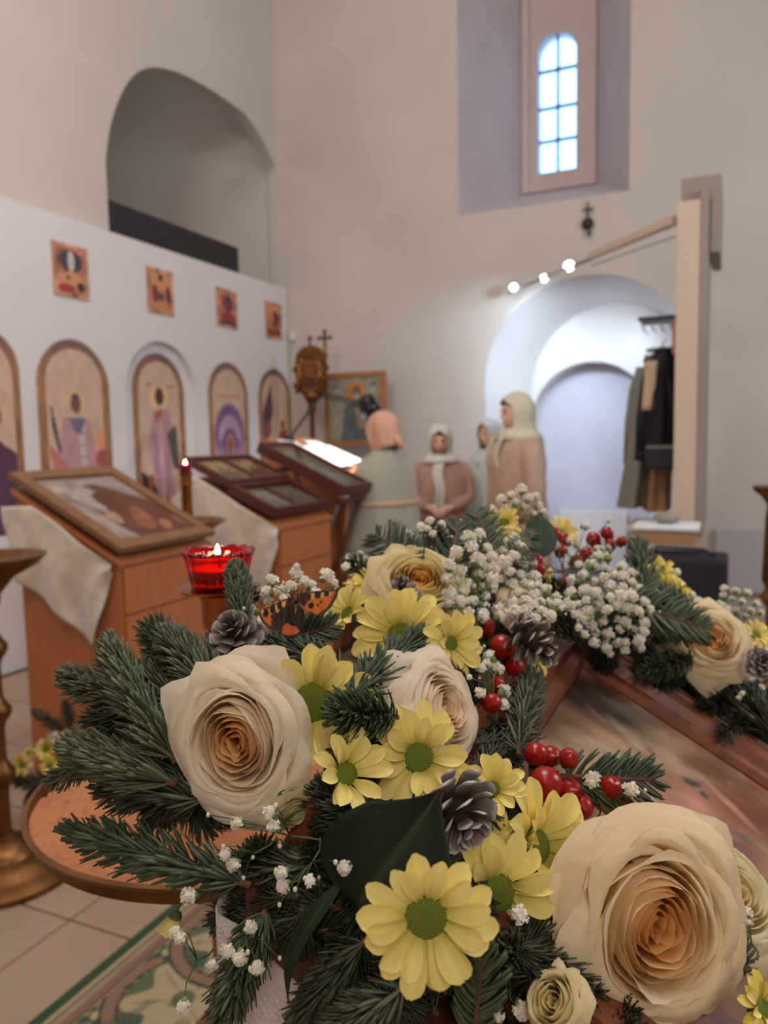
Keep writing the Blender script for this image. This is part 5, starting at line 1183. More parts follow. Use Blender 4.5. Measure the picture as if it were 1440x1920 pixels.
def gyps(label, pts, root, rb=14, off=0., seed=0, buds=0, up=(0, .4, 1), stemr=.00035, sp=.25):
    """pts: blossom pixels (x, y[, r]); root: pixel of the stem foot"""
    rr = random.Random(seed+700); r0 = G(*root, off+.025); t = thing('babys_breath', label, 'flower sprig', r0, group="baby's breath sprigs")
    b = MB(); node = None; P = [G(p[0], p[1], off+rr.uniform(-.012, .012)) for p in pts]
    ctr = sum(P, Vector())/len(P); hub = r0.lerp(ctr, .5)-UP*.003
    b.tube([Vector(), (hub-r0)*.5+facing((1, 0, 0))*.002, hub-r0], stemr*1.6, 5)
    for p, q in zip(P, pts):
        m_ = (hub+p)/2+Vector((rr.gauss(0, .003), rr.gauss(0, .003), rr.gauss(0, .003)))
        b.tube([hub-r0, m_-r0, p-r0], stemr, 4)
        rp = (q[2] if len(q) > 2 else rb*rr.uniform(.8, 1.42)); d = (p-EYE).dot(FW); R = rp*d/FPX
        dirn = (p-hub).normalized()*.8+facing(up)*.5+Vector((rr.gauss(0, sp), rr.gauss(0, sp), rr.gauss(0, sp)))
        link('blossom', rr.choice(BM_), t, mtx=Matrix.Translation(-r0) @ orient(p, dirn, rr.uniform(0, 6), R))
        if rr.random() < .8 and rb > 8:      # a second flower head beside it
            pass
    for k in range(buds):
        p = rr.choice(P)+Vector((rr.gauss(0, .007), rr.gauss(0, .007), rr.gauss(0, .007))); b.tube([hub-r0, (hub+p)/2-r0+UP*.002, p-r0], stemr*.8, 4)
        link('bud', BUD, t, mtx=Matrix.Translation(p-r0) @ Matrix.Scale(.0022, 4))
    b.build('stem', STEMG, t, smooth=True)
    return t
def scatter(cx, cy, rx, ry, n, seed, mind, rot=0.):
    rr = random.Random(seed); out = []; tries = 0
    while len(out) < n and tries < 4000:
        tries += 1; a = rr.uniform(0, 2*PI); q = math.sqrt(rr.random()); x0, y0 = q*rx*math.cos(a), q*ry*math.sin(a)
        x = cx+x0*math.cos(rot)-y0*math.sin(rot); y = cy+x0*math.sin(rot)+y0*math.cos(rot)
        if all((x-p[0])**2+(y-p[1])**2 > mind*mind for p in out): out.append((x, y))
    return out

# berries
def berry_mesh():
    b = MB(); b.lathe([(0, -.95), (.35, -.92), (.72, -.62), (.92, -.15), (.95, .15), (.82, .55), (.5, .85), (.18, 1.0), (.06, 1.10), (0, 1.12)], (0, 0, 0), 20); me = b.mesh('berry', BERRY, True); return me
def sepal_mesh():
    b = MB()
    for k in range(5):
        a = 2*PI*k/5
        def fn(u, v, a=a):
            w_ = .36*math.sin(PI*(.15+.85*v))*(1-v*.25); r = .12+.95*math.sin(v*1.25); z = -1.05+.55*v*v
            x = (u-.5)*2*w_; return (r*math.cos(a)-x*math.sin(a), r*math.sin(a)+x*math.cos(a), z)
        b.grid(fn, 4, 6)
    return b.mesh('sepals', SEPAL, True)
BY, SP_ = berry_mesh(), sepal_mesh()
def berries(label, pts, root, off=0., seed=0):
    rr = random.Random(seed+40); r0 = G(*root, off+.03); t = thing('berry_sprig', label, 'berries', r0, group='red berry sprigs')
    P = [G(p[0], p[1], off+(p[4] if len(p) > 4 else rr.uniform(-.006, .006))) for p in pts]; b = MB()
    ctr = sum(P, Vector())/len(P); hub = r0.lerp(ctr, .45); b.tube([Vector(), (hub-r0)], .0012, 6)
    for p, q in zip(P, pts):
        d = (p-EYE).dot(FW); R = q[2]*d/FPX; dn = facing(q[3]) if len(q) > 3 and q[3] else ((p-hub).normalized()*.8+facing((rr.uniform(-.6, .6), .5, .4))).normalized()
        M = Matrix.Translation(-r0) @ orient(p, dn, rr.uniform(0, 6), R)
        o = link('berry', BY, t, mtx=M); link('sepals', SP_, o)
        b.tube([hub-r0, (hub+p)/2-r0-dn*.002, p-dn*R-r0], .0009, 6)
    b.build('stem', BARK, t, smooth=True)
    return t
def leaf(label, base, tip, wpx, nrm, off=0., fold=.25, curve=.1, c0=(34, 48, 32), c1=(48, 62, 40), seed=0, offt=None, tipc=None, shape=.42, name='leaf', cat='leaf', point=None):
    pb, pt = G(*base, off), G(*tip, off if offt is None else offt); ax = pt-pb; L = ax.length; ax.normalize(); n_ = facing(nrm); n_ = (n_-ax*n_.dot(ax)).normalized(); sd_ = ax.cross(n_); d = DEP((base[0]+tip[0])/2, (base[1]+tip[1])/2)
    W_ = wpx*d/FPX/2; V = []; Cc = []; nu, nv = 21, 26; rr = random.Random(seed); wv = rr.uniform(0, 6)
    for j in range(nv):
        v = j/(nv-1); w_ = W_*(math.sin(PI*v**shape if shape < 1 else PI*v)**.72)*(1 if v < .9 else 1-.3*(v-.9)/.1)
        w_ *= (1-v**6)**.5 if point is None else min(1, ((1-v)/point))**.8
        if j == nv-1: w_ = .0
        for k in range(nu):
            u = -1+2*k/(nu-1); vein = abs(math.sin((v*7+abs(u)*2.2)*PI))**.5
            p = pb+ax*(L*(v-.05*abs(u)*(1-v)*4*v))+sd_*(u*w_)+n_*(abs(u)*fold*w_+curve*L*math.sin(PI*v)+.02*W_*math.sin(5*v+3*u+wv)*2+.012*W_*vein)
            V.append(p-pb); c = cmix(lin(c0), lin(c1), .5+.5*math.sin(6*v+4*u))*(.86+.14*vein); c = cmix(c, lin((72, 84, 56)), .5*(abs(u) < .06))
            if tipc: c = cmix(c, lin(tipc), sm(v, .86, .97)*(.7+.3*math.sin(20*u)))
            Cc.append(c)
    Fc = [(j*nu+k, j*nu+k+1, (j+1)*nu+k+1, (j+1)*nu+k) for j in range(nv-1) for k in range(nu-1)]
    o = link(name, new_mesh(name, V, Fc, LEAFM, True, np.array(Cc)), loc=pb); md = o.modifiers.new('t', 'SOLIDIFY'); md.thickness = .0004
    return tag(o, label, cat)

# ================================================================== THE GARLAND, PIECE BY PIECE
rose('big cream rose at left with peach heart, facing us', 434, 1398, 146, (-.02, .10, 1), .3, N=38, asp=(.92, 1.15), seed=1, cream=(255, 246, 230))
rose('largest cream rose at the bottom right with peach heart', 1250, 1752, 206, (.05, .18, 1), 1.2, N=40, asp=(.97, 1.1), seed=2, cream=(255, 238, 204), warm=(255, 212, 138))
rose('yellowish rose opening upward at the top of the near garland, behind a cone', 788, 1078, 98, (.12, .70, .85), .4, off=-.01, N=34, seed=3, cream=(238, 226, 172), warm=(244, 190, 96))
rose('pale cream rose seen from the side in the middle, right of the fir twig', 850, 1326, 122, (.70, .35, .65), 2.2, N=38, seed=4, cream=(250, 238, 220), warm=(246, 218, 180))
rose('cream rose with orange heart on the far side of the garland at right', 1340, 1190, 84, (.05, .55, .95), .8, N=36, seed=5, cream=(250, 236, 200), warm=(250, 200, 120))
rose('pale rose partly hidden behind the biggest rose at the right edge', 1398, 1672, 122, (.45, .65, .7), 1.9, off=-.0, N=32, seed=6, cream=(238, 230, 194), warm=(236, 210, 150))
rose('pale pinkish rose under the white blossoms right of the grey frosted cone', 1005, 1140, 66, (.5, .5, .55), .2, off=.0, N=32, seed=7, cream=(238, 218, 184), warm=(240, 200, 150))
rose('small greenish pale rose lying under the big left rose', 556, 1530, 56, (.45, -.35, .6), .2, off=.02, N=26, seed=8, cream=(206, 196, 150), warm=(190, 190, 120))
rose('half-open pale rose bud at the bottom edge left of the biggest rose', 1030, 1872, 84, (-.62, .62, .45), .5, off=-.07, N=24, seed=9, cream=(232, 218, 170), warm=(226, 206, 140), open_=.5)
rose('small yellow rose at the far top of the garland under white blossoms', 958, 1010, 40, (-.1, .6, .8), .5, N=24, seed=10, cream=(232, 214, 130), warm=(226, 200, 96))

daisy('yellow chrysanthemum at bottom centre with full green disc facing us', 800, 1723, 128, (.05, .05, 1), .2, off=-.032, n=14, dr=.33, seed=1)
daisy('yellow chrysanthemum at bottom right of centre carrying a tiny white blossom', 930, 1678, 122, (.12, .08, 1), .5, off=.012, n=14, dr=.32, seed=2)
daisy('yellow chrysanthemum turned right, tucked between the red berries and largest rose', 1008, 1586, 122, (.6, .35, .8), .1, off=-.005, n=15, dr=.28, seed=3, lift=22)
daisy('yellow chrysanthemum with green disc in the middle, above the dark cone', 785, 1420, 98, (.0, .35, 1), .7, n=15, dr=.31, seed=4, lift=18)
daisy('pale yellow chrysanthemum right beside the big left rose, petals standing up', 586, 1318, 118, (.1, .05, .8), .1, off=-.012, n=15, dr=.34, seed=5, lift=22, arc=None)
daisy('curled yellow chrysanthemum between the big left rose and the large dark leaf', 650, 1450, 92, (.45, .4, .75), .3, n=9, dr=.26, seed=6, lift=30)
daisy('yellow chrysanthemum above the fir twig in the middle, disc half hidden', 752, 1192, 98, (.0, .40, .9), .2, n=14, dr=.28, seed=7, lift=16)
daisy('yellow chrysanthemum right of the butterfly', 650, 1150, 58, (-.6, .5, .6), .9, n=13, dr=.26, seed=8, lift=20)
daisy('flat spread yellow chrysanthemum left of the small brown cone', 700, 1098, 56, (-.1, 1.0, .35), .9, off=.02, n=16, dr=.3, seed=9)
daisy('yellow chrysanthemum behind the pale rose, petals pointing right', 1018, 1100, 50, (.8, .5, .5), .2, off=.04, n=14, dr=.28, seed=10)
daisy('yellow chrysanthemum at the far top left beside the top blossoms', 945, 980, 34, (-.3, .5, .8), .2, n=13, seed=11)
daisy('yellow chrysanthemum at the far top right behind a dark leaf', 1052, 1000, 36, (.3, .5, .8), .2, n=13, seed=12)
daisy('blurred deep yellow chrysanthemum behind the far fir twig', 1238, 1075, 40, (.4, .6, .6), .6, off=-.02, n=15, seed=13, far=True)
daisy('blurred deep yellow chrysanthemum below the other one on the far side', 1262, 1108, 38, (.2, .7, .6), .1, off=-.03, n=15, seed=14, far=True)
daisy('big petalled yellow chrysanthemum left of the top red berries', 846, 1206, 72, (.35, .2, .8), .5, off=-.02, n=11, dr=.2, seed=15, lift=22)
daisy('yellow chrysanthemum behind the dark cone, left of the lower red berries', 925, 1478, 70, (.1, .5, .7), .3, off=.015, n=13, dr=.2, seed=16, lift=30)
daisy('small hanging yellow chrysanthemum over the rug at lower left', 328, 1722, 44, (-.25, -.9, .2), .3, off=.02, n=12, seed=17, lift=55)
daisy('yellow chrysanthemum cut by the bottom right corner', 1432, 1890, 62, (.3, .5, .7), .2, off=-.01, n=13, seed=18, far=True)
daisy('yellow chrysanthemum under the frosted cone', 1010, 1232, 44, (.8, -.2, .6), .2, off=.03, n=12, seed=19)
daisy('small yellow chrysanthemum at the right edge beside the far rose', 1418, 1190, 34, (.3, .5, .7), .2, off=.0, n=13, seed=20)
daisy('yellow chrysanthemum between the bottom flower and the dark cone', 905, 1580, 74, (.1, .45, .8), .3, off=.03, n=13, dr=.2, seed=21, lift=24)

cone('grey brown cone above the big left rose', 442, 1192, 66, (-.1, .62, .75), .2, off=-.01, n=46, seed=1)
cone('small brown cone in front of the yellowish top rose', 758, 1112, 40, (-.3, .8, .5), .2, off=-.03, n=40, seed=2)
cone('dark cone with white-edged scales beside the large dark leaf', 858, 1524, 84, (.45, -.45, .78), .2, off=-.02, n=38, squat=.6, seed=3, frost=True)
cone('open grey frosted cone beside the upper red berries', 1000, 1204, 60, (.5, -.45, .6), .2, off=-.025, n=34, seed=4, frost=True)
cone('grey cone at the right edge below the far rose', 1428, 1242, 36, (-.2, .3, .8), .2, off=-.03, n=34, seed=5, frost=True)
cone('grey tip of a cone just behind the top fir twigs', 826, 1000, 22, (-.2, .8, .5), .2, off=.02, n=26, seed=6)
cone('small dark cone left of the butterfly behind the grey cone', 476, 1112, 24, (-.2, .6, .6), .2, off=.03, n=26, seed=7)

# fir twigs
sprig('thick blue green fir twig curving up at the left, tallest of the left bunch', (330, 1430), (212, 1208), 48, 'noble', 300, .10, -.005, seed=1, tint=(46, 66, 50), ang=50, light=.5, wd=1.5, curve=.35, upv=(-.3, .3, .9))
sprig('fir twig of the left bunch ending behind the orange lectern', (430, 1330), (308, 1190), 44, 'noble', 280, .08, .02, seed=2, tint=(44, 62, 48), light=.4, wd=1.4)
sprig('short fir twig of the left bunch pointing left over the lectern foot', (270, 1330), (128, 1268), 36, 'noble', 220, .05, .02, seed=3, tint=(42, 60, 46), light=.35)
sprig('fat fir bud end at the far left with its needles folded forward', (330, 1470), (150, 1400), 60, 'noble', 300, .12, -.012, seed=4, tint=(46, 66, 50), ang=42, light=.5, wd=1.6, curve=.45)
sprig('small fir tip pointing at the lower left above the sand tray', (220, 1400), (98, 1466), 32, 'brush', 150, .0, -.005, seed=5, tint=(44, 66, 46), light=.3)
sprig('long fir twig reaching left across the sand tray', (470, 1660), (128, 1556), 52, 'brush', 300, .06, -.005, seed=6, tint=(36, 62, 46), ang=50, light=.45, wd=1.6, upv=(0, .6, .8))
sprig('stout upright fir tip in front of the red votive', (455, 1180), (444, 1068), 32, 'noble', 260, .0, -.01, seed=7, tint=(44, 64, 48), light=.4, wd=1.4, ang=40)
sprig('dark green fir twig in the middle pointing up right', (640, 1330), (795, 1185), 38, 'brush', 290, .03, -.035, seed=8, tint=(30, 60, 40), light=.3, ang=62, wd=1.1)
sprig('fir tip pointing straight at us beside the raised chrysanthemum', (745, 1345), (640, 1335), 46, 'brush', 240, .0, -.03, offt=-.065, seed=9, tint=(34, 62, 42), light=.3, ang=60, wd=1.2)
sprig('feathery fir twig at the top left against the shawl', (790, 1070), (706, 1002), 42, 'comb', 130, .02, .0, seed=10, tint=(28, 56, 40), ang=62, wd=1.2, upv=(.1, .3, 1))
sprig('feathery fir twig at the top pointing straight up', (838, 1070), (860, 980), 36, 'comb', 120, .02, -.0, seed=11, tint=(28, 54, 40), ang=58, wd=1.2)
sprig('feathery fir twig at the top beneath the tall woman', (918, 1040), (894, 960), 34, 'comb', 120, .02, -.03, seed=12, tint=(30, 58, 42), ang=62, wd=1.3)
sprig('little fir twig left of the dark upper leaf', (965, 1055), (1002, 996), 26, 'comb', 100, .02, -.05, seed=13, tint=(36, 62, 44), ang=58, wd=1.3)
sprig('upright fir twig under the frosted cone', (972, 1415), (1000, 1262), 34, 'brush', 260, .0, .0, seed=14, tint=(36, 52, 38), ang=72, wd=1.1, curve=.35, light=.45)
sprig('flat fir twig at right over the painting beside the lower berries', (1052, 1456), (1222, 1462), 50, 'comb', 84, -.03, -.0, seed=15, tint=(32, 54, 38), ang=55, wd=1.3, upv=(0, .35, 1), light=.25)
sprig('big blurred fir twig on the far side hanging toward the right rose', (1170, 1125), (1322, 1180), 44, 'comb', 190, .03, -.03, seed=16, tint=(44, 66, 44), ang=60, wd=1.6)
sprig('blurred fir twig standing up on the far side against the black case', (1208, 1120), (1196, 1022), 32, 'brush', 170, .02, -.03, seed=17, tint=(40, 62, 44), wd=1.5)
sprig('curved fir twig under the butterfly', (505, 1215), (622, 1172), 34, 'comb', 150, .03, .01, seed=18, tint=(34, 58, 46), wd=1.2, light=.4)
sprig('fir twig between the grey cone and the raised chrysanthemum', (640, 1250), (500, 1205), 36, 'brush', 240, .03, .02, seed=19, tint=(30, 50, 38), wd=1.2)
sprig('fir twig hanging over the white cloth at the bottom left', (500, 1700), (420, 1905), 48, 'brush', 250, .0, .0, seed=20, tint=(38, 58, 44), ang=62, wd=1.5, light=.4, curve=.4)
sprig('dark fir twig at the bottom over the brown table edge', (690, 1760), (560, 1915), 48, 'brush', 260, .0, .01, seed=21, tint=(26, 42, 34), ang=62, wd=1.3, curve=.4)
sprig('fir twig at the bottom edge right of the hanging cloth', (760, 1850), (620, 1935), 48, 'brush', 240, .0, -.0, seed=22, tint=(32, 50, 38), ang=60, wd=1.3, light=.35)
sprig('comb-like fir twig at the bottom under the front chrysanthemum', (885, 1960), (905, 1795), 52, 'comb', 90, .0, -.0, seed=23, tint=(44, 68, 50), ang=60, wd=1.7, curve=.4, light=.3)
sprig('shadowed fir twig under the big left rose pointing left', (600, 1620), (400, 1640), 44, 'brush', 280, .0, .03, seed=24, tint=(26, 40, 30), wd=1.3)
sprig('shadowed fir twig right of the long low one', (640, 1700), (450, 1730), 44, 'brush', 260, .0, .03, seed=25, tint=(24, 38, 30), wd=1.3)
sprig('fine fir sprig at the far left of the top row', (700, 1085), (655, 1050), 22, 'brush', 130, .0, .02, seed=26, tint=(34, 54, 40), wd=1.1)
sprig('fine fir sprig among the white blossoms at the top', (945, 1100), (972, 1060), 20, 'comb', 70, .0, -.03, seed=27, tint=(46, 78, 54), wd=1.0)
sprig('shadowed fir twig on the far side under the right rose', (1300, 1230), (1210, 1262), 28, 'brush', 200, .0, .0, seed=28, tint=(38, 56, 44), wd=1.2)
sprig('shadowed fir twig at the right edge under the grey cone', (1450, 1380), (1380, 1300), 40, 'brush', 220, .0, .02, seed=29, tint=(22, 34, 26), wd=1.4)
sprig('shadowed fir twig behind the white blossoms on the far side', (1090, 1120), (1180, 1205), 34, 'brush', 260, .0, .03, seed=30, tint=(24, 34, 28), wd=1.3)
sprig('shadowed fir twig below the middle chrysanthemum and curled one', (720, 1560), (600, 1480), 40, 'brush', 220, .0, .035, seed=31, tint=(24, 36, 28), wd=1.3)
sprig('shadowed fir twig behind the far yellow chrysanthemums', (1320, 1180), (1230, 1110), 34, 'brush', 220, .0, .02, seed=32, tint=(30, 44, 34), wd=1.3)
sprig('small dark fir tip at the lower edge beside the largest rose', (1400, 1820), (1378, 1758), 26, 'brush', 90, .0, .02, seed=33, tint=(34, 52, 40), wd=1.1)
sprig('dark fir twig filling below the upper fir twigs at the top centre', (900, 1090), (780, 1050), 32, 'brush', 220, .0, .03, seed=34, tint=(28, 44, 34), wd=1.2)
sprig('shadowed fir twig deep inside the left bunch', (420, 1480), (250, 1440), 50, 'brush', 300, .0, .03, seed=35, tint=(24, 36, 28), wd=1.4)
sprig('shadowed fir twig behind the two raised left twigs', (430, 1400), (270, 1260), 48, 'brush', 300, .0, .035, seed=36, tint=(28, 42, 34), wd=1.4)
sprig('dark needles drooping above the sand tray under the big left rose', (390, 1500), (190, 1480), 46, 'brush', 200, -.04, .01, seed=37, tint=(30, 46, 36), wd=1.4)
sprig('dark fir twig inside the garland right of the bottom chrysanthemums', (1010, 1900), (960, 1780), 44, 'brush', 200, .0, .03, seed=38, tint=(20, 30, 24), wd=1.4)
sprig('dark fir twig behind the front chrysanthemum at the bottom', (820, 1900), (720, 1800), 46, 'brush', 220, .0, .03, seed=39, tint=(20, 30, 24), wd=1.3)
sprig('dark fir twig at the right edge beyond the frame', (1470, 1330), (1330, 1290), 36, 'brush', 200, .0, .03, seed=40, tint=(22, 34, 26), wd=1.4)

# unseen-apart filler twigs between the flowers
fr = random.Random(77)
def fill(label, line, n, nl, off, jit, ln, tint, s0):
    m_ = MB(); V0 = []
    for k in range(n):
        f = (k+.5)/n*(len(line)-1); i = int(f); f -= i; x = line[i][0]*(1-f)+line[i+1][0]*f+fr.uniform(-jit, jit); y = line[i][1]*(1-f)+line[i+1][1]*f+fr.uniform(-jit, jit)
        a = fr.uniform(0, 2*PI); o = sprig('x', (x, y), (x+ln*math.cos(a), y+ln*.8*math.sin(a)), nl, 'brush', 120, .05, off, seed=s0+k, tint=tint, wd=1.0, light=.1)
        for ch in [c for c in bpy.data.objects if c.parent is o]:
            me = ch.data; at = me.color_attributes.get('Col'); nn = len(m_.v)
            m_.v += [tuple(v.co+o.location) for v in me.vertices]; m_.f += [tuple(q+nn for q in p.vertices) for p in me.polygons]
            m_.c += [tuple(at.data[q].color[:3]) for q in range(len(me.vertices))] if at else [(.05, .03, .02)]*len(me.vertices)
            bpy.data.objects.remove(ch)
        bpy.data.objects.remove(o)
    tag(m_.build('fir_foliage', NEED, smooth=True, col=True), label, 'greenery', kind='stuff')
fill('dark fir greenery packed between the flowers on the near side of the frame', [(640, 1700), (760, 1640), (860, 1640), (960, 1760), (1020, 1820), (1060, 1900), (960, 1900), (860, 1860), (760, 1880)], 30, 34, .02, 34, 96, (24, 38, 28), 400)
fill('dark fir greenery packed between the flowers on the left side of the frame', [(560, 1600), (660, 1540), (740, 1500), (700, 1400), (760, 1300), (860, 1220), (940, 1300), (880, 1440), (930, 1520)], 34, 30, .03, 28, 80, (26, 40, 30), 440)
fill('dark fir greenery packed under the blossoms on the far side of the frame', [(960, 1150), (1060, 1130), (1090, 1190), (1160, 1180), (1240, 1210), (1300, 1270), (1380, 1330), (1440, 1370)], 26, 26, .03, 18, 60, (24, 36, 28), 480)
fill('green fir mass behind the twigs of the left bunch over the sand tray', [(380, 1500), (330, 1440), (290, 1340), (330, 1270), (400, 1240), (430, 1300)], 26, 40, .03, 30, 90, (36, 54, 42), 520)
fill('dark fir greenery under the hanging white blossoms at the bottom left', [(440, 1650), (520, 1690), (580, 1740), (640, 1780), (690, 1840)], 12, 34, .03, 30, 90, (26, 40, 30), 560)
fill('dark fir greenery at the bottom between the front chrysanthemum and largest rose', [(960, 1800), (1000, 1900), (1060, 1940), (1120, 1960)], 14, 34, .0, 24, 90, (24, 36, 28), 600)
# leaves
leaf('large dark green heart-shaped leaf in front at the centre bottom', (668, 1700), (836, 1470), 232, (-.1, .12, 1), .0, offt=-.048, fold=.18, curve=.06, seed=1, tipc=(104, 72, 52), shape=.62, point=.35, c0=(22, 34, 24), c1=(30, 44, 28))
leaf('lower lobe of dark leaf folding under the large one', (600, 1640), (800, 1600), 120, (0, -.4, .8), .012, fold=.1, curve=.08, seed=2, c0=(18, 28, 20), c1=(26, 38, 26), shape=.7)
leaf('narrow dark leaf hanging down over the white cloth', (640, 1655), (540, 1880), 34, (-.6, .2, .8), .005, fold=.4, curve=.18, seed=3, c0=(30, 44, 30), c1=(40, 56, 36), shape=.7)
leaf('rounded dark leaf at the far top above the berries', (1010, 1045), (1012, 962), 60, (.0, .2, 1), -.01, fold=.15, curve=.05, seed=4, c0=(26, 44, 28), c1=(34, 54, 34), shape=.8)
leaf('green leaf with brown midrib left of the lower berries', (985, 1545), (905, 1425), 60, (.1, .3, 1), .012, fold=.2, curve=.03, seed=5, c0=(58, 66, 36), c1=(76, 80, 46), shape=.8, tipc=(96, 54, 38))
leaf('small olive leaf under the lower berries', (1030, 1500), (990, 1425), 44, (.1, .3, 1), .012, fold=.2, seed=6, c0=(52, 60, 36), c1=(64, 70, 42), shape=.8)
leaf('small brown green leaf under the right pair of berries', (1160, 1525), (1115, 1478), 38, (-.2, .2, 1), -.004, fold=.2, seed=7, c0=(84, 78, 42), c1=(96, 84, 48), shape=.8)
leaf('small dark leaf among the white blossoms by the top berries', (905, 1175), (895, 1120), 26, (0, .4, 1), -.01, seed=8, c0=(24, 36, 26), c1=(30, 42, 30), shape=.8)
leaf('dark oval leaf behind the upper red berries', (950, 1260), (900, 1200), 50, (0, .4, 1), .02, seed=9, c0=(30, 40, 28), c1=(40, 50, 34), shape=.8)

# berries
berries('lower red berry sprig lying over the painting', [(1005, 1414, 24, (-.3, .3, .9)), (1032, 1418, 21, (.4, .2, .8), .01), (1066, 1421, 19, (.2, .7, .6)), (1023, 1470, 34, (-.2, .3, .9), -.012), (1068, 1482, 24, (.4, .3, .8)), (1090, 1513, 24, (.1, .1, 1), -.008), (1146, 1476, 22, (0, .5, .8), -.006), (1130, 1500, 21, (-.5, -.2, .7), .006), (1162, 1500, 20, (.5, -.2, .8), .006)], (1075, 1560), seed=1)
berries('upper red berry sprig beside the frosted cone', [(910, 1176, 20, (-.2, .4, .8)), (940, 1213, 25, (.2, .1, 1), -.01), (965, 1251, 19, (-.2, .3, .9)), (932, 1284, 17, None, .012), (965, 1290, 19, None, .01), (922, 1318, 20, (0, .1, 1), .008)], (950, 1330), seed=2)
berries('far red berry sprig left of the dark background case', [(1038, 1004, 17), (1056, 1012, 14), (1050, 1032, 13), (1005, 1050, 14), (1080, 1053, 14), (1100, 1040, 15), (1012, 1068, 12), (1062, 1090, 9)], (1060, 1100), seed=3, off=-.02)
berries('furthest red berry sprig against the pale niche wall', [(1113, 1012, 15), (1138, 1000, 13), (1144, 1020, 11), (1166, 1015, 11)], (1140, 1070), seed=4, off=-.01)

# baby's breath
gyps("dense white sprig behind the butterfly's left wing", [(510, 1090, 15), (525, 1108, 14), (500, 1110, 13), (556, 1076, 16), (572, 1090, 13), (545, 1100, 14), (583, 1098, 12), (592, 1112, 13), (612, 1080, 17), (625, 1095, 12), (505, 1128, 12), (534, 1122, 12)], (555, 1150), seed=1, buds=6, off=.015)
gyps('three white blossoms at the left tip of the butterfly wing', [(474, 1145, 13), (470, 1162, 8), (486, 1166, 9), (556, 1062, 8)], (500, 1180), seed=2, buds=3)
gyps('small white sprig left of the feathery top fir twigs', [(650, 1062, 10), (668, 1055, 11), (684, 1050, 10), (655, 1046, 9), (676, 1040, 9), (646, 1064, 8)], (690, 1100), seed=3, buds=4, off=.02)
gyps('white blossoms between the two left top fir twigs', [(762, 1000, 10), (776, 1008, 11), (790, 990, 12), (806, 978, 11), (802, 992, 9), (828, 984, 10), (866, 980, 8), (780, 1022, 10), (772, 1038, 9), (812, 1002, 9)], (800, 1060), seed=4, buds=5, off=.01)
gyps('creamy white sprig standing highest of all at the top of the garland', [(978, 918, 13), (958, 928, 10), (940, 936, 12), (990, 936, 12), (966, 944, 12), (1004, 932, 11), (948, 952, 11), (922, 956, 11), (1010, 950, 11), (984, 952, 11), (1020, 960, 9), (932, 968, 9), (1000, 966, 9)], (975, 1010), seed=5, buds=5)
pts = scatter(918, 1080, 84, 82, 46, 11, 18, -.2)
gyps('broad dense white sprig in the centre of the top garland, left half', [p for p in pts if p[0] < 918], (880, 1150), rb=13, seed=6, buds=8, off=-.035)
gyps('broad dense white sprig in the centre of the top garland, right half', [p for p in pts if p[0] >= 918], (930, 1150), rb=13, seed=7, buds=8, off=-.035)
gyps('white blossoms over the pale pinkish rose', scatter(1005, 1130, 45, 34, 18, 13, 15), (1010, 1190), rb=13, seed=8, buds=5, off=-.04)
gyps('white blossoms just above the upper berries', [(842, 1132, 13), (878, 1128, 12), (866, 1166, 15), (905, 1150, 13), (938, 1156, 13), (892, 1110, 14), (922, 1100, 14), (948, 1122, 13)], (885, 1200), seed=9, buds=6, off=-.035)
gyps('curly white blossoms beside the top berry, below it', [(918, 1232, 15), (903, 1252, 13), (926, 1250, 14), (936, 1256, 12), (945, 1296, 16), (900, 1298, 13), (944, 1322, 13), (912, 1246, 11), (898, 1218, 9), (880, 1270, 7)], (930, 1350), seed=10, buds=7, off=-.012)
pts = scatter(1140, 1130, 72, 92, 62, 17, 17, -.5)
gyps('large white blossom spray on the far side, upper part', [p for p in pts if p[1] < 1110], (1150, 1150), rb=11.5, seed=11, off=-.05, buds=4)
gyps('large white blossom spray on the far side, middle part', [p for p in pts if 1110 <= p[1] < 1160], (1160, 1180), rb=11.5, seed=12, off=-.05, buds=4)
gyps('large white blossom spray on the far side, lowest part', [p for p in pts if p[1] >= 1160]+[(1200, 1215, 11), (1172, 1218, 10), (1144, 1226, 8), (1160, 1205, 10)], (1160, 1230), rb=11, seed=13, off=-.04)
gyps('small blossoms over the far red berries', [(1034, 1012, 10), (1042, 1022, 10), (1030, 1028, 9), (1066, 1014, 10), (1078, 1020, 9), (1060, 1030, 9), (1088, 1030, 8), (1142, 976, 6), (1100, 988, 8), (1092, 986, 7), (1140, 1028, 8), (1120, 1030, 9)], (1070, 1080), seed=14, off=-.03)
gyps('blurred white blossoms along the far edge right of the fir twig', [(1240, 1060, 9), (1268, 1074, 10), (1262, 1100, 10), (1280, 1098, 9), (1296, 1118, 11), (1310, 1128, 12), (1322, 1138, 10), (1290, 1132, 9), (1230, 1110, 9)], (1290, 1160), seed=15, off=-.02)
gyps('round little sprig standing above the far right rose', [(1358, 1103, 9), (1356, 1118, 9), (1380, 1108, 9), (1402, 1112, 9), (1372, 1124, 8), (1392, 1128, 9), (1418, 1132, 9), (1352, 1134, 10), (1408, 1146, 9), (1380, 1146, 9), (1426, 1150, 9), (1366, 1142, 8), (1396, 1156, 8)], (1390, 1200), seed=16, buds=3)
gyps('white blossoms lying on the lower petals of the big left rose', [(446, 1542, 16), (506, 1524, 16), (513, 1550, 16)], (600, 1575), seed=17, off=-.03, buds=3)
gyps('pair of white blossoms below the big left rose', [(424, 1602, 15), (438, 1620, 16)], (520, 1570), seed=18, off=-.02, buds=3)
gyps('white blossoms hanging left of the large dark leaf', [(528, 1636, 16), (532, 1660, 16), (580, 1652, 14), (645, 1626, 17)], (600, 1570), seed=19, off=-.02, buds=4, up=(0, -.6, .6))
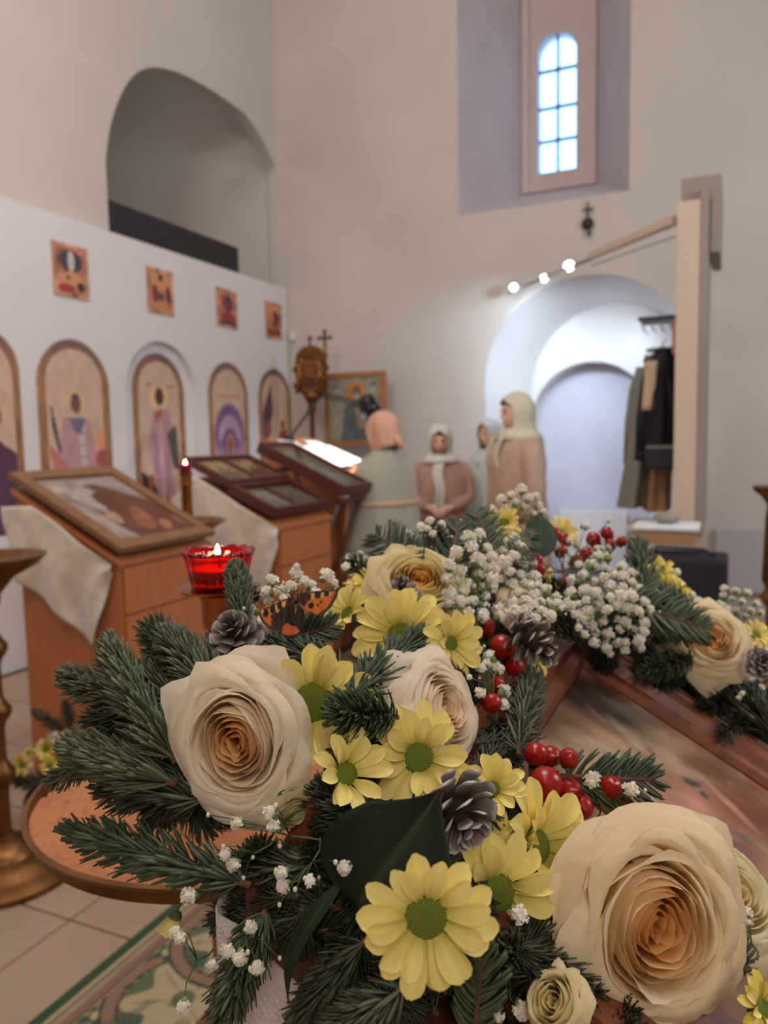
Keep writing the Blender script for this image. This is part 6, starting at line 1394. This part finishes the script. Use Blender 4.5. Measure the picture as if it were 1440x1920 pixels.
gyps('single white blossom over the long low fir twig', [(356, 1680, 20)], (420, 1650), seed=20, off=-.025)
gyps('white blossoms hanging over the white cloth', [(426, 1782, 17), (450, 1794, 17), (482, 1812, 18), (470, 1737, 15), (398, 1808, 13)], (470, 1690), seed=21, off=-.02, up=(0, -.6, .6), buds=2)
gyps('blurred white blossom hanging lowest over the rug', [(345, 1886, 16), (330, 1748, 14), (338, 1760, 13)], (400, 1780), seed=22, off=-.02, up=(0, -.6, .6))
gyps('two white blossoms on the flat fir twig over the painting', [(1110, 1462, 19), (1182, 1482, 18)], (1110, 1540), seed=23, off=-.015, buds=1)
gyps('tiny white blossoms above the largest rose against the painting', [(1222, 1504, 11), (1248, 1550, 15), (1212, 1544, 10)], (1230, 1620), seed=24, off=.0)
gyps('white blossom lying on the chrysanthemum petals', [(974, 1716, 20), (978, 1892, 21), (935, 1905, 13)], (950, 1800), seed=25, off=-.03)
gyps('sparse white blossoms at the right edge beside the largest rose', [(1402, 1712, 12), (1396, 1728, 9)], (1420, 1800), seed=26, off=-.02, buds=2)
gyps('white blossoms on the dark right edge of the garland', [(1408, 1275, 7), (1428, 1290, 8), (1392, 1300, 6), (1386, 1308, 6), (1436, 1222, 8)], (1440, 1340), seed=27, off=-.02)

# butterfly: wings painted on fine meshes
bd = DEP(545, 1150)-.03; k_ = bd/FPX
t = thing('butterfly', 'orange tortoiseshell butterfly with dark spots resting on the fir twigs', 'butterfly', mtx=orient(PD(549, 1145, bd), facing((-.05, .35, 1))))
def wing(name, out, paint, z, res=90, tilt=0.):
    xs = [p[0] for p in out]; ys = [p[1] for p in out]; x0, x1, y0, y1 = min(xs), max(xs), min(ys), max(ys)
    cvw = Canvas(res, int(res*(y1-y0)/(x1-x0)), (206, 108, 48)); n = len(out); q = [((p[0]-x0)/(x1-x0), (p[1]-y0)/(y1-y0)) for p in out]
    ins = np.zeros(cvw.x.shape, bool)
    for i in range(n):
        (a, c), (e, f) = q[i], q[(i+1) % n]
        if c != f: ins ^= ((cvw.y >= min(c, f)) & (cvw.y < max(c, f)) & (cvw.x < a+(cvw.y-c)*(e-a)/(f-c)))
    def tp(x, y): return ((x-x0)/(x1-x0), (y-y0)/(y1-y0))
    paint(cvw, tp, x1-x0, y1-y0); cvw.noise(30, .05, 4)
    # pixels relative to the body centre (549,1145) -> local plane, y up
    def fn(u, v):
        x = (x0+(x1-x0)*u-549)*k_; y = -(y0+(y1-y0)*v-1145)*k_; return (x, y, z+abs(x)*tilt+.0006*math.sin(x*900))
    return panel(name, cvw, fn, mat('wing_scales', None, .75, attr=True), t, ins)
def sp(cvw, tp, W_, H_, x, y, rx, ry, c, rot=0., soft=.25): X, Y = tp(x, y); cvw.ell(X, Y, rx/W_, ry/H_, c, 0, soft)
DK, YL = (38, 26, 24), (216, 168, 100)
def pw_left(c, tp, W_, H_):
    c.ell(*tp(545, 1170), 34/W_, 46/H_, (62, 40, 34))
    for (x, y, rx, ry) in ((517, 1139, 5, 11), (506, 1143, 4, 10), (528, 1132, 4, 8), (496, 1150, 6, 7)): sp(c, tp, W_, H_, x+4, y, 4, ry, YL)
    for (x, y, rx, ry) in ((512, 1143, 5, 10), (524, 1136, 4, 8), (500, 1152, 5, 8), (512, 1158, 2.6, 3.4), (518, 1162, 2.2, 3), (528, 1156, 5, 9)): sp(c, tp, W_, H_, x, y, rx, ry, DK)
    c.line([tp(487, 1152), tp(497, 1170), tp(512, 1181), tp(527, 1186)], .05, (70, 50, 44)); c.line([tp(487, 1150), tp(541, 1122)], .02, (52, 38, 32)); sp(c, tp, W_, H_, 494, 1149, 3, 3, (190, 180, 170))
def pw_hl(c, tp, W_, H_):
    c.put(np.ones(c.x.shape), (50, 34, 30)); c.ell(*tp(545, 1182), 18/W_, 9/H_, (196, 98, 46)); c.ell(*tp(538, 1176), 10/W_, 7/H_, (200, 104, 50)); c.rect(0, .93, 1, 1, (44, 36, 40))
def pw_right(c, tp, W_, H_):
    c.ell(*tp(560, 1120), 20/W_, 26/H_, (64, 42, 36))
    for (x, y, rx, ry) in ((587, 1119, 4, 8), (606, 1117, 4, 8), (622, 1116, 3, 5)): sp(c, tp, W_, H_, x, y, rx, ry, YL)
    for (x, y, rx, ry) in ((580, 1121, 4, 7), (597, 1117, 6, 9), (614, 1117, 5, 6), (585, 1138, 6, 6), (598, 1138, 2, 3.4), (603, 1132, 2, 3)): sp(c, tp, W_, H_, x, y, rx, ry, DK)
    c.line([tp(636, 1114), tp(627, 1136), tp(615, 1150), tp(604, 1156)], .05, (72, 52, 46)); c.line([tp(560, 1113), tp(637, 1112)], .02, (50, 36, 32))
wing('hind_wing', [(536, 1150), (530, 1172), (531, 1188), (540, 1197), (556, 1198), (565, 1190), (566, 1170), (562, 1150)], pw_hl, .0, 50)
wing('fore_wing', [(541, 1121), (512, 1132), (487, 1147), (489, 1160), (496, 1172), (510, 1182), (526, 1188), (533, 1176), (540, 1160), (548, 1140)], pw_left, .0012, 90, .12)
wing('fore_wing', [(556, 1120), (566, 1113), (600, 1110.5), (638, 1112), (635, 1126), (626, 1142), (614, 1154), (602, 1158), (588, 1152), (574, 1142), (560, 1132)], pw_right, .0012, 90, .3)
wing('hind_wing', [(558, 1130), (572, 1146), (572, 1170), (563, 1182), (553, 1170)], lambda c, tp, a, b_: c.put(np.ones(c.x.shape), (46, 32, 28)), .0005, 40, .1)
FUR = mat('butterfly_fur', (48, 34, 28), .9, var=.3, vscale=400)
b = MB(); b.lathe([(0, 0), (3.2*k_, 2*k_), (4.6*k_, 8*k_), (4.2*k_, 16*k_), (6*k_, 22*k_), (7*k_, 32*k_), (5.5*k_, 42*k_), (0, 46*k_)], (2*k_, -28*k_, .0025), 16, (-.12, 1, .1)); b.build('body', FUR, t, smooth=True)
b = MB(); b.sphere((-4*k_, 20*k_, .004), 4.4*k_, 12, 8); b.build('head', FUR, t, smooth=True)
for (x, y) in ((-37, 42), (12, 34)):
    b = MB(); b.tube([(-4*k_, 22*k_, .004), ((x*.5-2)*k_, (22+(y-22)*.6)*k_, .008), (x*k_, y*k_, .010)], [.0003, .0003, .0004], 6); b.build('antenna', FUR, t, smooth=True)

# ================================================================== SMALL BOUQUET IN A POT BY THE LEFT STAND
ANC2 = ANC; D3 = 2.84
def DEP(x, y): return D3
cp_ = PD(105, 1500, D3)
t = thing('flower_pot', 'dark brown pot on the floor holding the small yellow bouquet', 'pot', (cp_.x, cp_.y, 0)); hp = cp_.z+.03
b = MB(); b.lathe([(0, 0), (.09, 0), (.10, .01), (.105, hp*.6), (.11, hp*.9), (.105, hp), (.095, hp), (.095, hp-.03), (0, hp-.03)], (0, 0, 0), 32); b.build('vessel', mat('brown_glaze', (70, 46, 38), .5, var=.2), t, smooth=True, sharp=50)
GR = 'flowers of the small bouquet in the pot'
daisy('largest yellow flower of the small bouquet, at its left', 42, 1434, 26, (-.3, .3, 1), .2, n=11, seed=31, far=True, group=GR)
daisy('upper middle yellow flower of the small bouquet', 86, 1405, 22, (0, .4, 1), .5, n=11, seed=32, far=True, group=GR)
daisy('yellow flower of the small bouquet beside the fir tip', 92, 1436, 19, (.3, .2, 1), .1, n=11, seed=33, far=True, group=GR)
daisy('small yellow flower of the bouquet, highest at its left', 54, 1412, 14, (-.3, .4, 1), .1, n=10, seed=34, far=True, group=GR)
gyps('white blossoms on top of the small bouquet', [(95, 1380, 7), (104, 1376, 7), (112, 1382, 7), (88, 1388, 6), (78, 1392, 6), (120, 1378, 6), (120, 1400, 6), (100, 1390, 6)], (100, 1440), seed=35)
sprig('fir twig of the small bouquet pointing left over the lectern', (125, 1370), (64, 1334), 14, 'brush', 140, .0, 0, seed=36, tint=(44, 46, 34), wd=2.2)
sprig('fir twig of the small bouquet pointing up', (135, 1370), (124, 1318), 14, 'brush', 140, .0, 0, seed=37, tint=(44, 46, 34), wd=2.2)
sprig('lower dark fir twig of the small bouquet', (110, 1470), (28, 1460), 20, 'brush', 200, .0, 0, seed=38, tint=(34, 38, 28), wd=2.4)
sprig('right dark fir twig of the small bouquet', (110, 1480), (150, 1440), 20, 'brush', 180, .0, 0, seed=39, tint=(34, 38, 28), wd=2.4)
